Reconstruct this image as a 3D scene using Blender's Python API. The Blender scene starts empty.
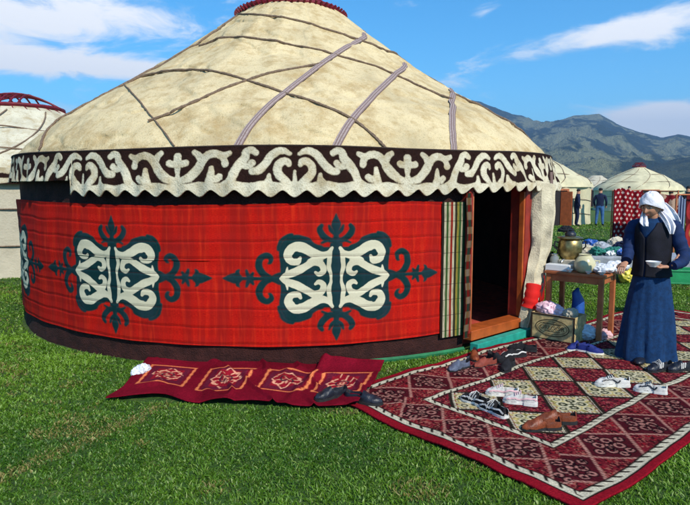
import bpy, math, random
import numpy as np
from mathutils import Vector, Matrix, Euler
random.seed(7); RNG = np.random.default_rng(7)
PI = math.pi
S = bpy.context.scene
COL = S.collection

# ------------------------------------------------------------------ camera
F, CAMH = 585.0, 1.65
PITCH = math.atan(62.5 / F)
cd = bpy.data.cameras.new('camera'); cam = bpy.data.objects.new('camera', cd); COL.objects.link(cam)
cd.sensor_width = 36; cd.lens = F / 690 * 36; cd.clip_start = .05; cd.clip_end = 20000
cam.location = (0, 0, CAMH); cam.rotation_euler = (PI / 2 - PITCH, 0, 0)
S.camera = cam

# ------------------------------------------------------------------ exposure
S.view_settings.view_transform = 'Standard'; S.view_settings.look = 'None'
S.view_settings.gamma = 1; S.view_settings.exposure = 0.16
try: S.view_settings.use_curve_mapping = False
except Exception: pass

# ------------------------------------------------------------------ node helper
class NG:
    def __init__(s, nt): s.t = nt; nt.nodes.clear()
    def new(s, ty, **kw):
        n = s.t.nodes.new(ty)
        for k, v in kw.items(): setattr(n, k, v)
        return n
    def lk(s, sock, v):
        if v is None: return
        if isinstance(v, bpy.types.NodeSocket): s.t.links.new(v, sock)
        else:
            if sock.type == 'RGBA' and len(v) == 3: v = (*v, 1)
            sock.default_value = v
    def m(s, op, a, b=None, c=None, clamp=False):
        n = s.new('ShaderNodeMath', operation=op, use_clamp=clamp)
        for i, v in enumerate((a, b, c)): s.lk(n.inputs[i], v)
        return n.outputs[0]
    def vm(s, op, a, b=None):
        n = s.new('ShaderNodeVectorMath', operation=op)
        s.lk(n.inputs[0], a); s.lk(n.inputs[1], b)
        return n.outputs[0]
    def mix(s, f, a, b, mode='MIX'):
        n = s.new('ShaderNodeMix', data_type='RGBA', blend_type=mode)
        s.lk(n.inputs[0], f); s.lk(n.inputs[6], a); s.lk(n.inputs[7], b)
        return n.outputs[2]
    def noise(s, scale, vec=None, detail=4, rough=.55, dist=0, out=0):
        n = s.new('ShaderNodeTexNoise'); s.lk(n.inputs['Vector'], vec)
        n.inputs['Scale'].default_value = scale; n.inputs['Detail'].default_value = detail
        n.inputs['Roughness'].default_value = rough; n.inputs['Distortion'].default_value = dist
        return n.outputs[out]
    def voro(s, scale, vec=None, out=0, feature='F1'):
        n = s.new('ShaderNodeTexVoronoi', feature=feature); s.lk(n.inputs['Vector'], vec); n.inputs['Scale'].default_value = scale
        return n.outputs[out]
    def ramp(s, f, stops):
        n = s.new('ShaderNodeValToRGB'); s.lk(n.inputs[0], f); e = n.color_ramp.elements
        while len(e) < len(stops): e.new(.5)
        for q, (p, c) in zip(e, stops):
            q.position = p; q.color = (*c, 1) if not isinstance(c, (int, float)) else (c, c, c, 1)
        return n.outputs[0]
    def rng(s, v, a, b, c=0., d=1., smooth=False):
        n = s.new('ShaderNodeMapRange'); n.interpolation_type = 'SMOOTHSTEP' if smooth else 'LINEAR'
        for i, x in enumerate((v, a, b, c, d)): s.lk(n.inputs[i], x)
        return n.outputs[0]
    def attr(s, name, out='Fac'):
        n = s.new('ShaderNodeAttribute', attribute_name=name); return n.outputs[out]
    def obj(s): return s.new('ShaderNodeTexCoord').outputs['Object']
    def scale(s, v, xyz):
        n = s.new('ShaderNodeMapping'); s.lk(n.inputs[0], v); n.inputs['Scale'].default_value = xyz; return n.outputs[0]
    def bump(s, h, strength=.5, dist=.01, normal=None):
        n = s.new('ShaderNodeBump'); n.inputs['Strength'].default_value = strength; n.inputs['Distance'].default_value = dist
        s.lk(n.inputs['Height'], h); s.lk(n.inputs['Normal'], normal); return n.outputs[0]
    def bsdf(s, col, rough=.8, normal=None, metal=0, spec=.3, trans=0, alpha=1, sheen=0, sss=0):
        b = s.new('ShaderNodeBsdfPrincipled'); o = s.new('ShaderNodeOutputMaterial')
        s.lk(b.inputs['Base Color'], col); s.lk(b.inputs['Roughness'], rough); s.lk(b.inputs['Normal'], normal)
        b.inputs['Metallic'].default_value = metal; b.inputs['Specular IOR Level'].default_value = spec
        b.inputs['Transmission Weight'].default_value = trans; b.inputs['Sheen Weight'].default_value = sheen
        s.t.links.new(b.outputs[0], o.inputs[0]); return b

def newmat(name):
    m = bpy.data.materials.new(name); m.use_nodes = True; return m, NG(m.node_tree)
def simple(name, c, rough=.8, var=.25, scale=12, bump=.2, metal=0, spec=.3, dist=.004, sheen=0, dark=None, trans=0):
    m, g = newmat(name); p = g.obj()
    n = g.noise(scale, p); n2 = g.noise(scale * 9, p, 2)
    lo = tuple(x * (1 - var) for x in c) if dark is None else dark
    hi = tuple(min(1, x * (1 + var)) for x in c)
    col = g.mix(g.rng(n, .3, .7), lo, hi)
    col = g.mix(g.rng(n2, .35, .75, 0, var * .8), col, tuple(x * .55 for x in c))
    g.bsdf(col, rough, g.bump(g.m('ADD', n, n2), bump, dist), metal, spec, trans, sheen=sheen)
    return m

# ------------------------------------------------------------------ world: sky and sun
SUN_EL, SUN_AZ = math.radians(41), math.radians(152)       # azimuth clockwise from +Y
sd = Vector((math.sin(SUN_AZ) * math.cos(SUN_EL), math.cos(SUN_AZ) * math.cos(SUN_EL), math.sin(SUN_EL)))
W = bpy.data.worlds.new('World'); S.world = W; W.use_nodes = True
g = NG(W.node_tree)
sky = g.new('ShaderNodeTexSky'); sky.sky_type = 'NISHITA'; sky.sun_disc = False
sky.sun_elevation = SUN_EL; sky.sun_rotation = SUN_AZ; sky.altitude = 1800; sky.air_density = 1.0; sky.dust_density = .5; sky.ozone_density = 3.0
dirv = g.new('ShaderNodeTexCoord').outputs['Generated']
sx = g.new('ShaderNodeSeparateXYZ'); g.lk(sx.inputs[0], dirv)
az = g.m('ARCTAN2', sx.outputs[0], sx.outputs[1]); el = g.m('ARCSINE', sx.outputs[2])
cv = g.new('ShaderNodeCombineXYZ'); g.lk(cv.inputs[0], az); g.lk(cv.inputs[1], g.m('MULTIPLY', el, 2.6))
cn = g.noise(7.5, cv.outputs[0], 8, .62, .6); cn2 = g.noise(2.2, cv.outputs[0], 5, .6, .3)
def pxaz(x): return math.atan((x - 345) / F)
def pxel(x, y): return (190 - y) / F * math.cos(pxaz(x))
tot = None
for (x, y, rx, ry, slope, amp) in [(50, 68, 180, 12, .02, 1.0), (150, 74, 90, 8, 0, .5), (150, 30, 100, 20, .05, .72), (20, 26, 95, 30, 0, 1.0), (170, 0, 90, 9, 0, .75), (60, 110, 120, 14, .0, .35), (570, 50, 125, 12, -.17, .70), (655, 36, 70, 15, -.1, .6), (478, 24, 17, 8, -.2, .45), (600, 69, 26, 6, -.25, .38),
                                   (690, 124, 80, 16, 0, 2.3), (640, 122, 30, 8, 0, .5), (-300, 60, 260, 50, 0, .6), (1100, 50, 280, 40, 0, .6)]:
    a0, e0 = pxaz(x), pxel(x, y); ra, re = rx / F * math.cos(a0) ** 2, ry / F
    da = g.m('SUBTRACT', az, a0); de = g.m('SUBTRACT', g.m('SUBTRACT', el, e0), g.m('MULTIPLY', da, -slope))
    q = g.m('ADD', g.m('POWER', g.m('ABSOLUTE', g.m('DIVIDE', da, ra)), 2.), g.m('POWER', g.m('ABSOLUTE', g.m('DIVIDE', de, re)), 2.))
    bl = g.m('MULTIPLY', g.m('EXPONENT', g.m('MULTIPLY', q, -1.)), amp)
    tot = bl if tot is None else g.m('ADD', tot, bl)
cl = g.m('ADD', tot, g.m('MULTIPLY', g.m('SUBTRACT', g.m('ADD', g.m('MULTIPLY', cn, .8), g.m('MULTIPLY', cn2, .2)), .5), 2.7))
cmask = g.rng(cl, .20, .95, 0, .95, True)
hs = g.new('ShaderNodeHueSaturation'); hs.inputs['Saturation'].default_value = 1.30; hs.inputs['Value'].default_value = 1.0
g.lk(hs.inputs['Color'], sky.outputs[0])
tint = g.mix(1., hs.outputs[0], (1.25, 1.85, 1.68), 'MULTIPLY')
ccol = g.ramp(g.m('ADD', cn, g.m('MULTIPLY', cmask, .25)), [(.38, (5.8, 6.5, 7.8)), (.60, (9.8, 9.7, 9.5))])
wc = g.mix(cmask, tint, ccol)
bg = g.new('ShaderNodeBackground'); g.lk(bg.inputs[0], wc); bg.inputs[1].default_value = .125
wo = g.new('ShaderNodeOutputWorld'); g.t.links.new(bg.outputs[0], wo.inputs[0])
ld = bpy.data.lights.new('sun', 'SUN'); ld.energy = 4.9; ld.angle = math.radians(.5); ld.color = (1, .95, .85)
lo = bpy.data.objects.new('sun', ld); COL.objects.link(lo); lo.rotation_euler = sd.to_track_quat('Z', 'Y').to_euler(); lo.location = (3, -4, 9)

# ------------------------------------------------------------------ object helpers
WM = {}
def props(o, label=None, cat=None, group=None, kind=None):
    for k, v in (('label', label), ('category', cat), ('group', group), ('kind', kind)):
        if v: o[k] = v
    return o
def empty(name, loc, rz=0, label=None, cat=None, group=None):
    o = bpy.data.objects.new(name, None); COL.objects.link(o); o.location = loc; o.rotation_euler = (0, 0, rz)
    o.empty_display_size = .1
    WM[o.name] = Matrix.Translation(loc) @ Matrix.Rotation(rz, 4, 'Z')
    return props(o, label, cat, group)
def link_mesh(name, me, mats, parent=None, world=True, smooth=True):
    o = bpy.data.objects.new(name, me); COL.objects.link(o)
    for m in (mats if isinstance(mats, (list, tuple)) else [mats]): me.materials.append(m)
    if smooth: me.shade_smooth()
    if parent is not None:
        o.parent = parent; Wp = WM.get(parent.name, Matrix())
        if world: me.transform(Wp.inverted())
        WM[o.name] = Wp
    return o
class MB:
    def __init__(s): s.v = []; s.f = []; s.m = []; s.mi = 0
    def add(s, vs, fs):
        b = len(s.v); s.v += [tuple(v) for v in vs]; s.f += [[b + i for i in f] for f in fs]; s.m += [s.mi] * len(fs); return s
    def box(s, c, d, rz=0, rx=0, ry=0, taper=1.):
        R = Euler((rx, ry, rz)).to_matrix(); vs = []
        for z in (-.5, .5):
            k = taper if z > 0 else 1
            for x, y in ((-.5, -.5), (.5, -.5), (.5, .5), (-.5, .5)): vs.append(Vector(c) + R @ Vector((x * d[0] * k, y * d[1] * k, z * d[2])))
        return s.add(vs, [(3, 2, 1, 0), (4, 5, 6, 7), (0, 1, 5, 4), (1, 2, 6, 5), (2, 3, 7, 6), (3, 0, 4, 7)])
    def tube(s, pts, r, n=8, caps=True):
        pts = [Vector(p) for p in pts]; r = r if isinstance(r, (list, tuple)) else [r] * len(pts)
        vs, fs = [], []; up = None
        for i, p in enumerate(pts):
            t = (pts[min(i + 1, len(pts) - 1)] - pts[max(i - 1, 0)]).normalized()
            if up is None: up = t.orthogonal().normalized()
            up = (up - t * up.dot(t)).normalized(); w = t.cross(up)
            for k in range(n):
                a = 2 * PI * k / n; vs.append(p + (up * math.cos(a) + w * math.sin(a)) * r[i])
        for i in range(len(pts) - 1):
            for k in range(n): fs.append((i * n + k, i * n + (k + 1) % n, (i + 1) * n + (k + 1) % n, (i + 1) * n + k))
        if caps: fs.append(tuple(range(n))[::-1]); fs.append(tuple((len(pts) - 1) * n + k for k in range(n)))
        return s.add(vs, fs)
    def lathe(s, prof, c=(0, 0, 0), n=20, wob=None, sx=1, sy=1, rz=0):
        vs, fs = [], []
        for j, (r, z) in enumerate(prof):
            for k in range(n):
                a = 2 * PI * k / n; q = r * (1 + (wob(a, j / (len(prof) - 1)) if wob else 0))
                x, y = q * math.cos(a) * sx, q * math.sin(a) * sy
                vs.append((c[0] + x * math.cos(rz) - y * math.sin(rz), c[1] + x * math.sin(rz) + y * math.cos(rz), c[2] + z))
        for j in range(len(prof) - 1):
            for k in range(n): fs.append((j * n + k, j * n + (k + 1) % n, (j + 1) * n + (k + 1) % n, (j + 1) * n + k))
        if prof[0][0] > .0005: fs.append(tuple(range(n))[::-1])
        if prof[-1][0] > .0005: fs.append(tuple((len(prof) - 1) * n + k for k in range(n)))
        return s.add(vs, fs)
    def ell(s, c, r, n=16, m=10, rot=(0, 0, 0), fn=None):
        R = Euler(rot).to_matrix(); vs, fs = [], []
        for j in range(m + 1):
            t = PI * j / m
            for k in range(n):
                a = 2 * PI * k / n; d = Vector((math.sin(t) * math.cos(a), math.sin(t) * math.sin(a), math.cos(t)))
                q = fn(d) if fn else 1
                vs.append(Vector(c) + R @ Vector((d.x * r[0] * q, d.y * r[1] * q, d.z * r[2] * q)))
        for j in range(m):
            for k in range(n): fs.append((j * n + k, (j + 1) * n + k, (j + 1) * n + (k + 1) % n, j * n + (k + 1) % n))
        return s.add(vs, fs)
    def ribbon(s, pts, nrm, w, th=.004):
        pts = [Vector(p) for p in pts]; vs, fs = [], []
        for i, p in enumerate(pts):
            t = (pts[min(i + 1, len(pts) - 1)] - pts[max(i - 1, 0)]).normalized(); n = Vector(nrm[i]).normalized(); b = t.cross(n).normalized()
            for a, q in ((-1, 0), (1, 0), (1, 1), (-1, 1)): vs.append(p + b * a * w / 2 + n * q * th)
        for i in range(len(pts) - 1):
            for k in range(4): fs.append((i * 4 + k, i * 4 + (k + 1) % 4, (i + 1) * 4 + (k + 1) % 4, (i + 1) * 4 + k))
        fs += [(3, 2, 1, 0), tuple((len(pts) - 1) * 4 + k for k in range(4))]
        return s.add(vs, fs)
    def mesh(s, name):
        me = bpy.data.meshes.new(name); me.from_pydata([tuple(v) for v in s.v], [], s.f)
        me.polygons.foreach_set('material_index', s.m); me.update(); return me
    def build(s, name, mats, parent=None, world=True, smooth=True, bevel=0, sub=0):
        me = s.mesh(name); o = link_mesh(name, me, mats, parent, world, smooth)
        if smooth and not bevel and not sub:
            try: me.set_sharp_from_angle(angle=math.radians(50))
            except Exception: pass
        if bevel:
            b = o.modifiers.new('bevel', 'BEVEL'); b.width = bevel; b.segments = 2; b.limit_method = 'ANGLE'
            me.shade_flat()
        if sub: q = o.modifiers.new('sub', 'SUBSURF'); q.levels = sub; q.render_levels = sub
        return o
def grid_mesh(name, P, attrs=None, closed_u=False):
    """P: (nv, nu, 3) positions; attrs name->(nv,nu) float or (nv,nu,3) colour."""
    nv, nu = P.shape[:2]; me = bpy.data.meshes.new(name)
    me.vertices.add(nv * nu); me.vertices.foreach_set('co', P.reshape(-1).astype(np.float32))
    iu = np.arange(nu if closed_u else nu - 1); iv = np.arange(nv - 1); U, V = np.meshgrid(iu, iv); U2 = (U + 1) % nu
    q = np.stack([V * nu + U, V * nu + U2, (V + 1) * nu + U2, (V + 1) * nu + U], -1).reshape(-1, 4)
    me.loops.add(q.size); me.polygons.add(len(q))
    me.polygons.foreach_set('loop_start', np.arange(len(q)) * 4)
    me.loops.foreach_set('vertex_index', q.reshape(-1).astype(np.int32)); me.update(calc_edges=True)
    for k, a in (attrs or {}).items():
        if a.ndim == 3:
            at = me.attributes.new(k, 'FLOAT_COLOR', 'POINT'); c = np.ones((nv * nu, 4), np.float32); c[:, :3] = a.reshape(-1, 3); at.data.foreach_set('color', c.reshape(-1))
        else:
            at = me.attributes.new(k, 'FLOAT', 'POINT'); at.data.foreach_set('value', a.reshape(-1).astype(np.float32))
    me.shade_smooth(); return me
def ray(x, y):
    a, b = (x - 345) / F, (252.5 - y) / F
    return Vector((a, math.cos(PITCH) + b * math.sin(PITCH), -math.sin(PITCH) + b * math.cos(PITCH)))
def at(x, y, z=0.):
    d = ray(x, y); t = (z - CAMH) / d.z; return Vector((d.x * t, d.y * t, z))
def atY(x, y, Y):
    d = ray(x, y); t = Y / d.y; return Vector((d.x * t, Y, CAMH + d.z * t))
# smooth value noise in numpy
def vnoise(x, y, seed=0):
    xi, yi = np.floor(x).astype(int), np.floor(y).astype(int); fx, fy = x - xi, y - yi
    fx = fx * fx * (3 - 2 * fx); fy = fy * fy * (3 - 2 * fy)
    def h(a, b):
        n = (a * 374761393 + b * 668265263 + seed * 1442695041) & 0x7fffffff
        n = ((n ^ (n >> 13)) * 1274126177) & 0x7fffffff
        return ((n ^ (n >> 16)) & 0xffff) / 65535.
    return (h(xi, yi) * (1 - fx) + h(xi + 1, yi) * fx) * (1 - fy) + (h(xi, yi + 1) * (1 - fx) + h(xi + 1, yi + 1) * fx) * fy
def fbm(x, y, o=4, seed=0):
    s = 0; a = .5
    for i in range(o): s = s + a * vnoise(x * 2 ** i, y * 2 ** i, seed + i * 17); a *= .5
    return s

# --------- signed distance drawing for felt ornaments (2-D, numpy)
def catmull(pts, k=10):
    P = np.array(pts, float); Q = np.vstack([2 * P[0] - P[1], P, 2 * P[-1] - P[-2]]); out = []
    for i in range(1, len(Q) - 2):
        for t in np.linspace(0, 1, k, endpoint=False):
            a, b, c, d = Q[i - 1], Q[i], Q[i + 1], Q[i + 2]
            out.append(.5 * ((2 * b) + (c - a) * t + (2 * a - 5 * b + 4 * c - d) * t * t + (3 * b - a - 3 * c + d) * t ** 3))
    out.append(P[-1]); return np.array(out)
def stroke(X, Y, pts, sdf=None):
    if sdf is None: sdf = np.full(X.shape, 1e3, np.float32)
    for (x, y, r) in catmull(pts):
        sdf = np.minimum(sdf, np.hypot(X - x, Y - y) - r)
    return sdf
def bil(img, fx, fy):
    h, w = img.shape; fx = np.clip(fx, 0, w - 1.001); fy = np.clip(fy, 0, h - 1.001); x, y = fx.astype(int), fy.astype(int); a, b = fx - x, fy - y
    return (img[y, x] * (1 - a) + img[y, x + 1] * a) * (1 - b) + (img[y + 1, x] * (1 - a) + img[y + 1, x + 1] * a) * b

# ------------------------------------------------------------------ materials
def m_ground():
    m, g = newmat('meadow'); p = g.new('ShaderNodeNewGeometry').outputs['Position']
    n = g.noise(.35, p, 6); n2 = g.noise(9, p, 5); n3 = g.noise(60, p, 3)
    c = g.ramp(n2, [(.3, (.016, .045, .005)), (.5, (.045, .11, .012)), (.72, (.13, .18, .035))])
    c = g.mix(g.rng(n, .5, .75, 0, .5), c, (.12, .12, .04))
    c = g.mix(g.rng(n3, .45, .7, 0, .7), c, (.013, .025, .005))
    fs = g.new('ShaderNodeSeparateXYZ'); g.lk(fs.inputs[0], p)
    far = g.rng(fs.outputs[1], 14, 60)
    c = g.mix(far, c, g.ramp(g.noise(.02, p, 5), [(.35, (.05, .12, .018)), (.65, (.12, .18, .04))]))
    g.bsdf(c, .95, g.bump(g.m('ADD', n2, n3), .8, .03)); return m
def m_attrcol(name, rough=.95, nscale=300, namt=.35, bump=.4, sheen=0., attr='col', spec=.03):
    m, g = newmat(name); p = g.obj(); c = g.attr(attr, 'Color'); n = g.noise(nscale, p, 2); n2 = g.noise(nscale * .12, p, 3)
    c2 = g.mix(g.rng(n, .3, .7, 0, namt), c, g.mix(1., c, (.35, .33, .33), 'MULTIPLY'))
    c2 = g.mix(g.rng(n2, .4, .75, 0, .25), c2, g.mix(1., c, (1.5, 1.4, 1.3), 'MULTIPLY'))
    g.bsdf(c2, rough, g.bump(n, bump, .004), sheen=sheen, spec=spec); return m
def felt_nodes(g, p, base=(.66, .525, .30)):
    n1 = g.noise(1.3, p, 6, .65); n2 = g.noise(9, p, 5, .6); n3 = g.noise(70, p, 3)
    c = g.ramp(n1, [(.28, tuple(x * .70 for x in base)), (.5, base), (.75, tuple(min(1, x * 1.16) for x in base))])
    c = g.mix(g.rng(g.noise(3.2, p, 6, .7), .48, .66, 0, .75), c, (base[0] * .62, base[1] * .52, base[2] * .38)); c = g.mix(g.rng(n2, .52, .72, 0, .6), c, (base[0] * .62, base[1] * .52, base[2] * .36))
    c = g.mix(g.rng(n3, .54, .74, 0, .55), c, (.22, .17, .09))
    h = g.m('ADD', g.m('MULTIPLY', n2, 2), n3)
    return c, g.bump(h, .6, .012)
def m_felt(name='cream_felt', base=(.66, .525, .30)):
    m, g = newmat(name); c, b = felt_nodes(g, g.obj(), base); g.bsdf(c, .95, b, sheen=0, spec=.08); return m
def m_band():
    m, g = newmat('ornament_felt'); p = g.obj()
    w = g.m('SUBTRACT', g.m('MULTIPLY', g.m('SUBTRACT', g.noise(30, p, 3), .5), .016), .010)
    s = g.m('ADD', g.attr('orn'), w); mask = g.rng(s, -.0035, .0035, 1., 0.)
    c, b = felt_nodes(g, p, (.64, .575, .42))
    dk = g.mix(g.noise(40, p, 4), (.010, .004, .003), (.034, .015, .011))
    rim = g.rng(g.m('ABSOLUTE', s), 0, .010, .55, 0.)
    c = g.mix(rim, c, (.23, .17, .09)); col = g.mix(mask, dk, c)
    g.bsdf(col, .95, g.bump(g.rng(s, -.006, .004, 1., 0.), .5, .005, b), sheen=0, spec=.08); return m
def m_redcloth():
    m, g = newmat('red_hanging'); p = g.obj(); U, V = g.attr('U'), g.attr('V')
    cu = g.new('ShaderNodeCombineXYZ'); g.lk(cu.inputs[0], U); g.lk(cu.inputs[1], V); uv = cu.outputs[0]
    wob = g.noise(14, uv, 3); w = g.m('MULTIPLY', g.m('SUBTRACT', wob, .5), .012)
    weave = g.noise(1, g.scale(uv, (40, 260, 1)), 3); weave2 = g.noise(1, g.scale(uv, (170, 14, 1)), 3)
    red = g.ramp(weave, [(.3, (.30, .004, .003)), (.55, (.50, .009, .004)), (.8, (.62, .024, .006))])
    stripe = g.noise(1, g.scale(uv, (7, .5, 1)), 3); red = g.mix(g.rng(stripe, .44, .60, 0, .85), red, (.30, .009, .006))
    streak = g.noise(1, g.scale(uv, (26, 2.2, 1)), 4); red = g.mix(g.rng(streak, .50, .72, 0, .5), red, (.66, .035, .008))
    dirt = g.noise(1, g.scale(uv, (2.1, 3.2, 1)), 5); red = g.mix(g.rng(dirt, .52, .74, 0, .45), red, (.25, .012, .012))
    red = g.mix(g.rng(weave2, .5, .8, 0, .3), red, (.22, .008, .006))
    ts, cs = g.m('ADD', g.attr('teal'), w), g.m('ADD', g.attr('cream'), w)
    teal = g.mix(weave, (.001, .016, .018), (.007, .042, .042)); teal = g.mix(g.rng(stripe, .4, .7, 0, .6), teal, (.020, .038, .052))
    cream = g.mix(weave, (.50, .46, .31), (.72, .67, .48)); cream = g.mix(g.rng(dirt, .45, .7, 0, .4), cream, (.36, .33, .20))
    col = g.mix(g.rng(ts, -.004, .004, 1., 0.), red, teal); col = g.mix(g.rng(g.m('ABSOLUTE', ts), 0., .009, .45, 0.), col, (.10, .03, .02))
    cm = g.rng(cs, -.003, .003, 1., 0.); col = g.mix(cm, col, cream)
    # quilting cords pulled across the cloth
    vv = g.m('ADD', V, g.m('MULTIPLY', g.m('SUBTRACT', g.noise(1.6, uv, 3), .5), .05))
    fr = g.m('ABSOLUTE', g.m('SUBTRACT', g.m('FRACT', g.m('DIVIDE', vv, .158)), .5)); line = g.rng(fr, 0., .022, 1., 0.)
    lm = g.m('MULTIPLY', line, g.rng(g.noise(5, uv, 2), .3, .5, .45, .9)); col = g.mix(lm, col, (.05, .006, .006))
    crease = g.rng(fr, 0., .16, 0., 1., True)
    nb = g.bump(g.m('ADD', g.m('ADD', g.m('MULTIPLY', weave, .15), g.m('MULTIPLY', crease, .8)), g.m('MULTIPLY', streak, .5)), .55, .012)
    g.bsdf(col, .85, g.bump(g.rng(ts, -.02, .005, 1., 0.), .5, .006, nb), spec=.08, sheen=0); return m
def m_stripes():
    m, g = newmat('striped_reed_screen'); p = g.obj(); U, V = g.attr('U'), g.attr('V')
    cols = [(.02, .015, .01), (.62, .55, .38), (.05, .12, .03), (.60, .52, .34), (.35, .02, .01), (.62, .55, .38), (.03, .03, .015), (.34, .28, .05), (.04, .12, .03), (.50, .46, .3), (.04, .14, .05), (.02, .02, .01)]
    n = len(cols); r = g.new('ShaderNodeValToRGB'); r.color_ramp.interpolation = 'CONSTANT'; e = r.color_ramp.elements
    while len(e) < n: e.new(.5)
    for i, c in enumerate(cols): e[i].position = i / n; e[i].color = (*c, 1)
    g.lk(r.inputs[0], U); cu = g.new('ShaderNodeCombineXYZ'); g.lk(cu.inputs[0], U); g.lk(cu.inputs[1], V)
    nn = g.noise(1, g.scale(cu.outputs[0], (30, 9, 1)), 3)
    c = g.mix(g.rng(nn, .45, .7, 0, .6), r.outputs[0], (.05, .03, .02))
    fr = g.m('ABSOLUTE', g.m('SUBTRACT', g.m('FRACT', g.m('DIVIDE', V, .158)), .5)); c = g.mix(g.rng(fr, 0., .03, .9, 0.), c, (.02, .01, .01))
    c = g.mix(1., c, (.72, .70, .66), 'MULTIPLY'); g.bsdf(c, .9, g.bump(g.m('FRACT', g.m('MULTIPLY', U, float(n))), .4, .006), spec=.1); return m
def m_strap():
    m, g = newmat('woven_strap'); U = g.attr('U'); p = g.obj()
    f = g.m('FRACT', g.m('MULTIPLY', U, 3.)); c = g.mix(g.rng(f, .35, .5, 0, 1), (.20, .13, .115), (.36, .28, .26))
    c = g.mix(g.rng(g.noise(60, p), .45, .7, 0, .5), c, (.12, .07, .05)); g.bsdf(c, .9, g.bump(f, .5, .006)); return m
M = dict(
    ground=m_ground(), felt=m_felt(), band=m_band(), red=m_redcloth(), stripes=m_stripes(), strap=m_strap(),
    rope=simple('horsehair_rope', (.20, .135, .09), .9, .4, 40, .6), darkrope=simple('dark_rope', (.05, .03, .022), .9, .4, 40, .6),
    brownfelt=simple('dark_brown_felt', (.040, .011, .008), .95, .5, 9, .9, dist=.02),
    redwood=simple('red_painted_wood', (.26, .022, .012), .5, .35, 8, .3, spec=.4), crown=simple('crown_red_wood', (.16, .008, .018), .6, .35, 9, .3),
    orange=simple('orange_painted_wood', (.42, .085, .014), .45, .3, 7, .4, spec=.45), brownwood=simple('varnished_wood', (.46, .135, .045), .4, .35, 6, .3, spec=.5),
    turq=simple('turquoise_paint', (.02, .32, .24), .6, .3, 9, .3), greenp=simple('green_paint', (.02, .16, .06), .6, .3, 9, .3),
    redfab=simple('red_fabric', (.66, .012, .008), .8, .15, 9, .4), pinkplastic=simple('pink_plastic_bag', (.80, .52, .58), .35, .15, 9, .4, spec=.5),
    whiteplastic=simple('white_plastic', (.68, .70, .74), .3, .12, 10, .4, spec=.5), white=simple('white_ceramic', (.80, .80, .78), .25, .04, 5, .05, spec=.5),
    canvas=simple('white_canvas', (.50, .445, .33), .9, .12, 3, .5, dist=.02), yellowcanvas=simple('cream_canvas', (.60, .53, .33), .9, .18, 2, .5, dist=.02),
    card=simple('printed_card', (.56, .41, .18), .8, .45, 22, .2), carddark=simple('card_edge', (.035, .02, .012), .8, .3, 20, .2), cardpale=simple('pale_card', (.45, .40, .30), .8, .2, 20, .2),
    ink=simple('ink', (.075, .048, .018), .8, .3, 40, .1), brass=simple('brass', (.36, .27, .11), .38, .5, 20, .15, metal=.9), steel=simple('steel', (.55, .55, .52), .25, .15, 20, .1, metal=.9),
    black=simple('black_leather', (.010, .011, .018), .42, .7, 14, .6, spec=.5), blackmat=simple('black_fabric', (.014, .013, .015), .9, .5, 25, .5), sole=simple('black_rubber', (.02, .02, .02), .7, .3, 30, .2),
    whiteshoe=simple('white_leather', (.62, .59, .54), .6, .25, 22, .6), whitesole=simple('white_rubber', (.68, .66, .60), .6, .15, 25, .2), brownshoe=simple('brown_leather', (.21, .045, .012), .45, .6, 14, .6, spec=.4),
    greyshoe=simple('grey_leather', (.10, .115, .16), .5, .35, 25, .3), navyshoe=simple('navy_cloth', (.012, .022, .16), .7, .3, 25, .3), pinkshoe=simple('pink_leather', (.70, .42, .42), .55, .2, 25, .2),
    insole=simple('dark_insole', (.025, .02, .02), .9, .3, 25, .2), navy=simple('navy_jacket', (.008, .014, .045), .9, .4, 8, .5), jeans=simple('blue_jeans', (.045, .13, .30), .9, .3, 9, .5),
    dress=simple('blue_velvet_dress', (.004, .036, .115), .85, .35, 26, .8, sheen=.0, dist=.008), sleeve=simple('navy_sleeve', (.005, .020, .080), .8, .4, 10, .5), vest=simple('dark_vest', (.006, .006, .012), .85, .5, 14, .5),
    skin=simple('skin', (.50, .24, .14), .55, .12, 14, .15), hair=simple('dark_hair', (.012, .009, .008), .6, .3, 40, .4), scarf=simple('white_headscarf', (.76, .73, .76), .85, .1, 9, .5, dist=.01),
    lips=simple('lips', (.26, .07, .06), .5, .1), eye=simple('dark_eye', (.015, .012, .01), .2, .1, spec=.6), eyewhite=simple('eye_white', (.6, .57, .54), .3, .05),
    yellow=simple('yellow_plastic', (.72, .60, .08), .4, .2, 9, .3, spec=.5), greenfab=simple('green_plastic', (.015, .26, .085), .4, .25, 8, .3, spec=.5), bluefab=simple('blue_plastic', (.02, .09, .36), .4, .3, 9, .4, spec=.5),
    tealfab=simple('teal_cloth', (.03, .20, .15), .85, .4, 8, .6), greyfab=simple('grey_cloth', (.33, .35, .38), .85, .3, 6, .6), pot=simple('cream_glass_jar', (.62, .56, .33), .2, .12, 9, .05, spec=.6),
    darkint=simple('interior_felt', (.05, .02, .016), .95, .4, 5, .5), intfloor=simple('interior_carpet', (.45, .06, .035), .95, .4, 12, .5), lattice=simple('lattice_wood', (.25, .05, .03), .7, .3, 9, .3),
    face2=simple('peach_cloth', (.55, .33, .24), .9, .2, 8, .4), stripew=simple('pale_stripe_cloth', (.45, .50, .62), .9, .2, 8, .4),
    rugcol=m_attrcol('woven_rug'), clothcol=m_attrcol('printed_cloth', nscale=200), glass=simple('jar_glass', (.55, .58, .56), .08, .08, 9, .05, spec=.8, trans=.6),
)

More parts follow.
